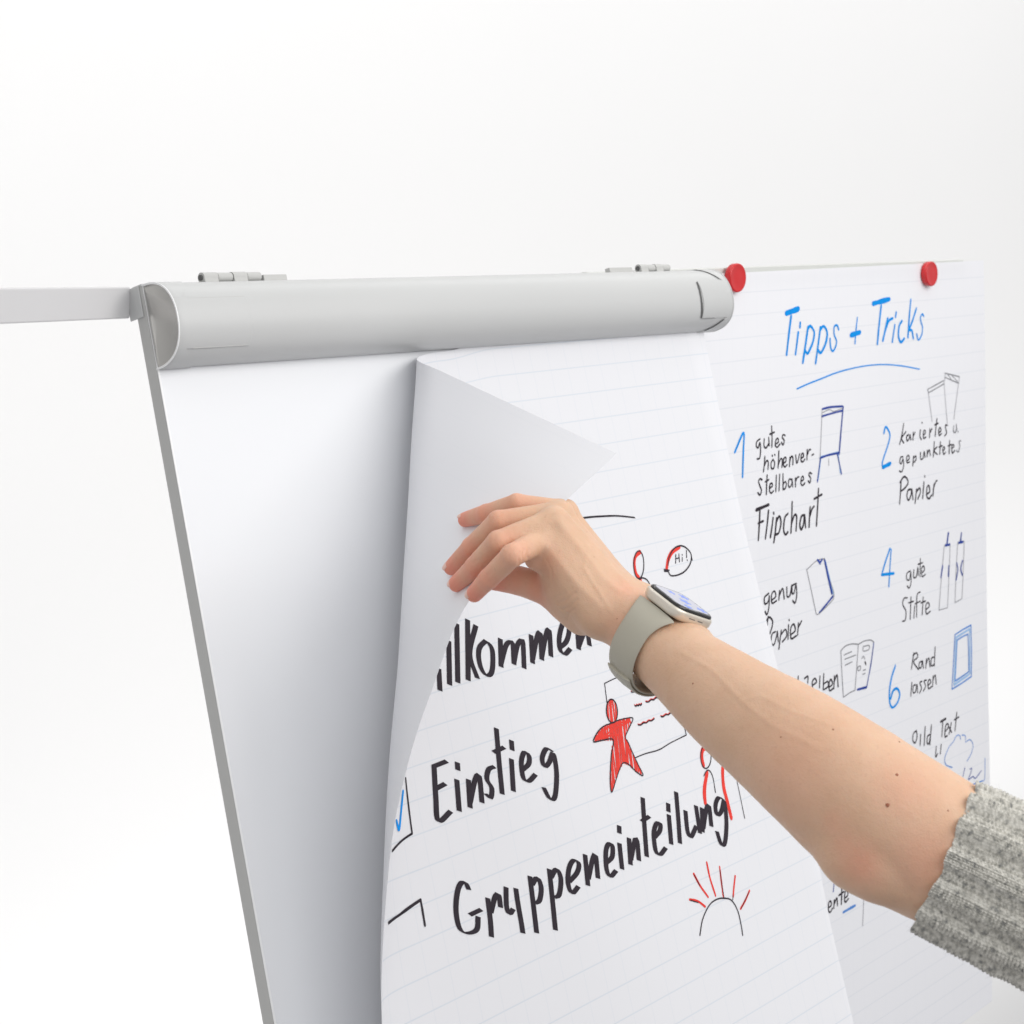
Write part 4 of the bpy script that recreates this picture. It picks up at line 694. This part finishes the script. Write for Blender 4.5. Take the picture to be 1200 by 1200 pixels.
def rrect(ha, hc, r, n=10):
    out = []
    for (sa, sc, a0) in ((1, 1, 0), (-1, 1, 90), (-1, -1, 180), (1, -1, 270)):
        for k in range(n+1):
            an = math.radians(a0+90*k/n); out.append((sa*(ha-r)+r*math.cos(an), sc*(hc-r)+r*math.sin(an)))
    return out
def layered(name, layers, mat, parent, cap=True, ang=40):
    V = []; F = []; n = None
    for (ins, hgt, ha, hc, r) in layers:
        L = rrect(ha-ins, hc-ins, max(0.0008, r-ins)); n = len(L)
        V += [wp(a, c+WOFF[1], hgt) for a, c in L]
    for j in range(len(layers)-1):
        for k in range(n): F.append((j*n+k, j*n+(k+1) % n, (j+1)*n+(k+1) % n, (j+1)*n+k))
    if cap: F.append(tuple(range((len(layers)-1)*n, len(layers)*n))); F.append(tuple(range(n))[::-1])
    return shadesmooth(obj(name, V, F, mat, parent), ang)
HA, HCC, RC = 0.0185, 0.0215, 0.0095
n0 = 0.0232
ly = []
for k in range(7): t = math.pi/2*k/6; ly.append((0.0030*(1-math.sin(t)), n0+0.0035*(1-math.cos(t)), HA, HCC, RC))
for k in range(7): t = math.pi/2*k/6; ly.append((0.0014*(1-math.cos(t)), n0+0.0052+0.0022*math.sin(t), HA, HCC, RC))
case = layered('case', ly, m_case, t_watch, ang=60)
gl = layered('glass', [(0.0014, n0+0.0075, HA, HCC, RC), (0.0015, n0+0.0083, HA, HCC, RC), (0.0019, n0+0.0090, HA, HCC, RC), (0.0026, n0+0.0094, HA, HCC, RC)], m_bezel, t_watch, ang=60)
layered('screen', [(0.0044, n0+0.00946, HA, HCC, RC), (0.0044, n0+0.00949, HA, HCC, RC)], m_screen, gl)
layered('sensor_back', [(0.0068, n0-0.0012, HA, HCC, RC), (0.0050, n0+0.0001, HA, HCC, RC)], m_bezel, t_watch)
def dab(cx, cy, r, seed):
    rr = random.Random(seed); V = [wp(cx, cy, n0+0.00955)]; N = 26; F = []
    for k in range(N):
        a = 2*math.pi*k/N; q = r*(0.45+0.55*abs(math.sin(2.5*a+seed)))*rr.uniform(0.85, 1.1); V.append(wp(cx+q*math.cos(a), cy+q*math.sin(a)*1.3, n0+0.00955))
    for k in range(N): F.append((0, 1+k, 1+(k+1) % N))
    obj('petal', V, F, m_dab, gl)
dab(0.002, WOFF[1]-0.001, 0.0042, 1); dab(-0.009, WOFF[1]+0.002, 0.003, 2); dab(0.0115, WOFF[1]+0.006, 0.0034, 3); dab(0.009, WOFF[1]-0.012, 0.004, 4); dab(-0.008, WOFF[1]-0.011, 0.004, 5)
# speaker slots on the side towards the elbow
for cc0, cc1 in ((0.0085, 0.0020), (-0.0010, -0.0065)):
    V = []
    a = HA+0.00004
    for cq, hq in ((cc0, 0.0040), (cc1, 0.0040), (cc1, 0.0046), (cc0, 0.0046)): V.append(wp(a, cq+WOFF[1], n0+hq))
    obj('speaker_slot', V, [(0, 1, 2, 3)], m_dark, case)
# crown and side button on the far side
V, F = cyl(wp(-HA-0.0002, WOFF[1]-0.008, n0+0.0045), wp(-HA-0.0022, WOFF[1]-0.008, n0+0.0045), 0.0034, 28); shadesmooth(obj('crown', V, F, m_case, t_watch), 40)

# band: a loop round the wrist, wide at the case
def loop(t, grow=0.0):
    """t 0..1 from the near end of the case round underneath to the far end -> (c, n)"""
    a0 = math.radians(37); a = a0 + (2*math.pi-2*a0)*t
    rc, rn = 0.0272+grow, 0.0292+grow
    x = math.sin(a); y = math.cos(a)
    f = lambda q: math.copysign(abs(q)**0.94, q)
    return (WOFF[1]*0.55 + rc*f(x), -0.0022 + rn*f(y))
def band(name, t0, t1, grow, wf, thick, n=110, m=16):
    V = []; F = []
    for k in range(n+1):
        t = t0+(t1-t0)*k/n; c, h = loop(t, grow); c2, h2 = loop(t+1e-3, grow); d = np.array([c2-c, h2-h]); d /= np.linalg.norm(d); no = np.array([-d[1], d[0]])
        if no@np.array([c, h]) < 0: no = -no
        w = wf(t)
        ring = []
        for i in range(m):                                           # rounded section
            an = 2*math.pi*i/m; ca, sa = math.cos(an), math.sin(an)
            u = math.copysign(abs(ca)**0.45, ca)*w; q = math.copysign(abs(sa)**0.75, sa)*thick + (0.0007*(1-(u/w)**2) if sa > 0 else 0)
            ring.append(wp(u, c+no[0]*q, h+no[1]*q))
        V += ring
    for k in range(n):
        for i in range(m): F.append((k*m+i, (k+1)*m+i, (k+1)*m+(i+1) % m, k*m+(i+1) % m))
    F.append(tuple(range(m))); F.append(tuple(range(n*m, (n+1)*m))[::-1])
    return shadesmooth(obj(name, V, F, m_strap, t_watch), 60)
def wf(t):
    e = min(t, 1-t)
    return 0.0122 + 0.0055*max(0, 1-e/0.15)**1.6
band('strap', 0.0, 1.0, 0.0, wf, 0.0011)
band('strap_tail', 0.36, 0.62, 0.0021, lambda t: 0.0116, 0.0009, n=50)

# ------------------------------------------------------------------ knitted sleeve
SU = np.cross(SLA, [0, 0, 1.0]); SU /= np.linalg.norm(SU); SVv = np.cross(SLA, SU)
NW, SUBW = 98, 9; NR, SUBR = 56, 7
def vn3(x, y, z): return noise.noise(Vector((x, y, z)))
Lc = 0.0023                                                         # row height
th = np.arange(NW*SUBW)/(NW*SUBW)*2*np.pi
rows = np.arange(-28, NR*SUBR+1)
RIBS = 14
TT, RR = np.meshgrid(th, rows)
rowpos = RR/SUBR*Lc
p = (TT/(2*np.pi)*NW) % 1.0
ribph = TT*RIBS
rib = np.cos(ribph)                                                 # +1 ridge of the rib, -1 purl valley
ribs = np.clip(rib*1.6, -1, 1)
wob = np.array([[vn3(math.cos(t)*1.7, math.sin(t)*1.7, r*0.02) for t in th[::8]] for r in rows[::6]])
def up(a, sh):
    yi = np.linspace(0, a.shape[0]-1, sh[0]); xi = np.linspace(0, a.shape[1], sh[1], endpoint=False)
    a = np.concatenate([a, a[:, :1]], 1); y0 = np.minimum(yi.astype(int), a.shape[0]-2); x0 = np.minimum(xi.astype(int), a.shape[1]-2)
    fy = (yi-y0)[:, None]; fx = (xi-x0)[None]
    return a[y0][:, x0]*(1-fy)*(1-fx)+a[y0+1][:, x0]*fy*(1-fx)+a[y0][:, x0+1]*(1-fy)*fx+a[y0+1][:, x0+1]*fy*fx
wob = up(wob, TT.shape)
rowf = RR/SUBR + 0.25*wob
legs = np.abs(np.sin(np.pi*(2*p)))**0.6                              # two legs of every stitch
vph = rowf + 0.75*np.abs(2*p-1)
st_knit = legs*(0.25+0.75*np.abs(np.sin(np.pi*vph))**0.8)
st_purl = (0.3+0.7*np.abs(np.sin(np.pi*(rowf+0.5*((TT/(2*np.pi)*NW).astype(int) % 2)))))*(0.5+0.5*np.abs(np.cos(np.pi*p)))
mixk = np.clip(0.5+1.2*rib, 0, 1)
stitch = st_knit*mixk + st_purl*(1-mixk)
lumps = rng.normal(0, 1, (TT.shape[0]//5+2, TT.shape[1]//6+2)); lumps = up(lumps, TT.shape)
R0 = 0.0426 + 0.0035*np.clip(rowpos/0.09, 0, 1)
Rr = R0 + 0.0021*ribs + 0.0021*stitch + 0.0016*wob + 0.00018*lumps
# cuff: rolled edge and a turned-in hem
e = np.clip(-RR/28.0, 0, 1)
ax_pos = np.where(RR >= 0, rowpos, 0.0022 - 0.0022*np.cos(e*np.pi) )
bulge = 0.0007*ribs*np.clip(1-rowpos/0.012, 0, 1)
Rr = np.where(RR < 0, R0 - 0.0034*np.sin(e*np.pi/2)**1.0 + 0.0021*ribs*(1-e) + 0.0015*stitch*(1-e), Rr)
ax_pos = ax_pos - bulge*1.0 - 0.0007*stitch*np.clip(1-rowpos/0.006, 0, 1)
ax_pos = ax_pos + 0.0030*np.cos(TT+0.6) + 0.0015*wob*2
squash = 1.0 + 0.02*np.cos(2*TT)
PT = SLC + SLA*ax_pos[..., None] + (SU*np.cos(TT)[..., None] + SVv*np.sin(TT)[..., None])*(Rr*squash)[..., None]
m_knit = bpy.data.materials.new('heather_grey_wool'); m_knit.use_nodes = True; nt = m_knit.node_tree; N = nt.nodes; Lk = nt.links; b = N['Principled BSDF']
b.inputs['Roughness'].default_value = 0.95; b.inputs['Specular IOR Level'].default_value = 0.15; b.inputs['Sheen Weight'].default_value = 0.35; b.inputs['Sheen Roughness'].default_value = 0.5
tc = N.new('ShaderNodeTexCoord'); n1 = N.new('ShaderNodeTexNoise'); n1.inputs['Scale'].default_value = 330; n1.inputs['Detail'].default_value = 3; Lk.new(tc.outputs['Object'], n1.inputs['Vector'])
n2 = N.new('ShaderNodeTexNoise'); n2.inputs['Scale'].default_value = 2400; n2.inputs['Detail'].default_value = 2; Lk.new(tc.outputs['Object'], n2.inputs['Vector'])
cr1 = N.new('ShaderNodeValToRGB'); cr1.color_ramp.elements[0].position = 0.30; cr1.color_ramp.elements[0].color = (0.27, 0.27, 0.26, 1); cr1.color_ramp.elements[1].position = 0.60; cr1.color_ramp.elements[1].color = (0.74, 0.72, 0.66, 1)
e2 = cr1.color_ramp.elements.new(0.43); e2.color = (0.52, 0.505, 0.455, 1)
Lk.new(n1.outputs['Fac'], cr1.inputs[0]); Lk.new(cr1.outputs[0], b.inputs['Base Color'])
bp = N.new('ShaderNodeBump'); bp.inputs['Distance'].default_value = 0.0003; Lk.new(n2.outputs['Fac'], bp.inputs['Height']); Lk.new(bp.outputs[0], b.inputs['Normal'])
ny, nx_ = TT.shape
ii = np.arange(nx_); jj = np.arange(ny-1)[:, None]
Fq = np.stack([jj*nx_+ii, (jj+1)*nx_+ii, (jj+1)*nx_+(ii+1) % nx_, jj*nx_+(ii+1) % nx_], -1).reshape(-1, 4)
sl = obj('sleeve', c2w(PT.reshape(-1, 3)), Fq, m_knit, t_person, True)
# fuzz standing off the wool
fz = []; FF = []; fr = np.random.default_rng(5)
for q in range(5200):
    j = fr.integers(18, ny-2); i = fr.integers(0, nx_); p0 = PT[j, i]; ctr = SLC + SLA*((p0-SLC)@SLA); no = p0-ctr; no /= np.linalg.norm(no)
    d = no*fr.uniform(0.2, 1.0)+SLA*fr.normal(0, 0.9)+np.cross(no, SLA)*fr.normal(0, 0.9); d /= np.linalg.norm(d)
    Lh = fr.uniform(0.0012, 0.0042); sd = np.cross(d, fr.normal(0, 1, 3)); sd = sd/np.linalg.norm(sd)*0.00006
    bend = fr.normal(0, 1, 3)*0.0009; k0 = len(fz)
    p0 = p0 - no*0.0003
    for s in range(4):
        pc = p0 + d*Lh*s/3 + bend*(s/3)**2; wdt = sd*(1-0.25*s); fz += [pc-wdt, pc+wdt]
    for s in range(3): FF.append((k0+2*s, k0+2*s+1, k0+2*s+3, k0+2*s+2))
m_fuzz = M('wool_fibre', (0.50, 0.49, 0.45), 0.9)
fo = obj('wool_fuzz', c2w(np.array(fz)), FF, m_fuzz, sl); fo['kind'] = 'stuff'
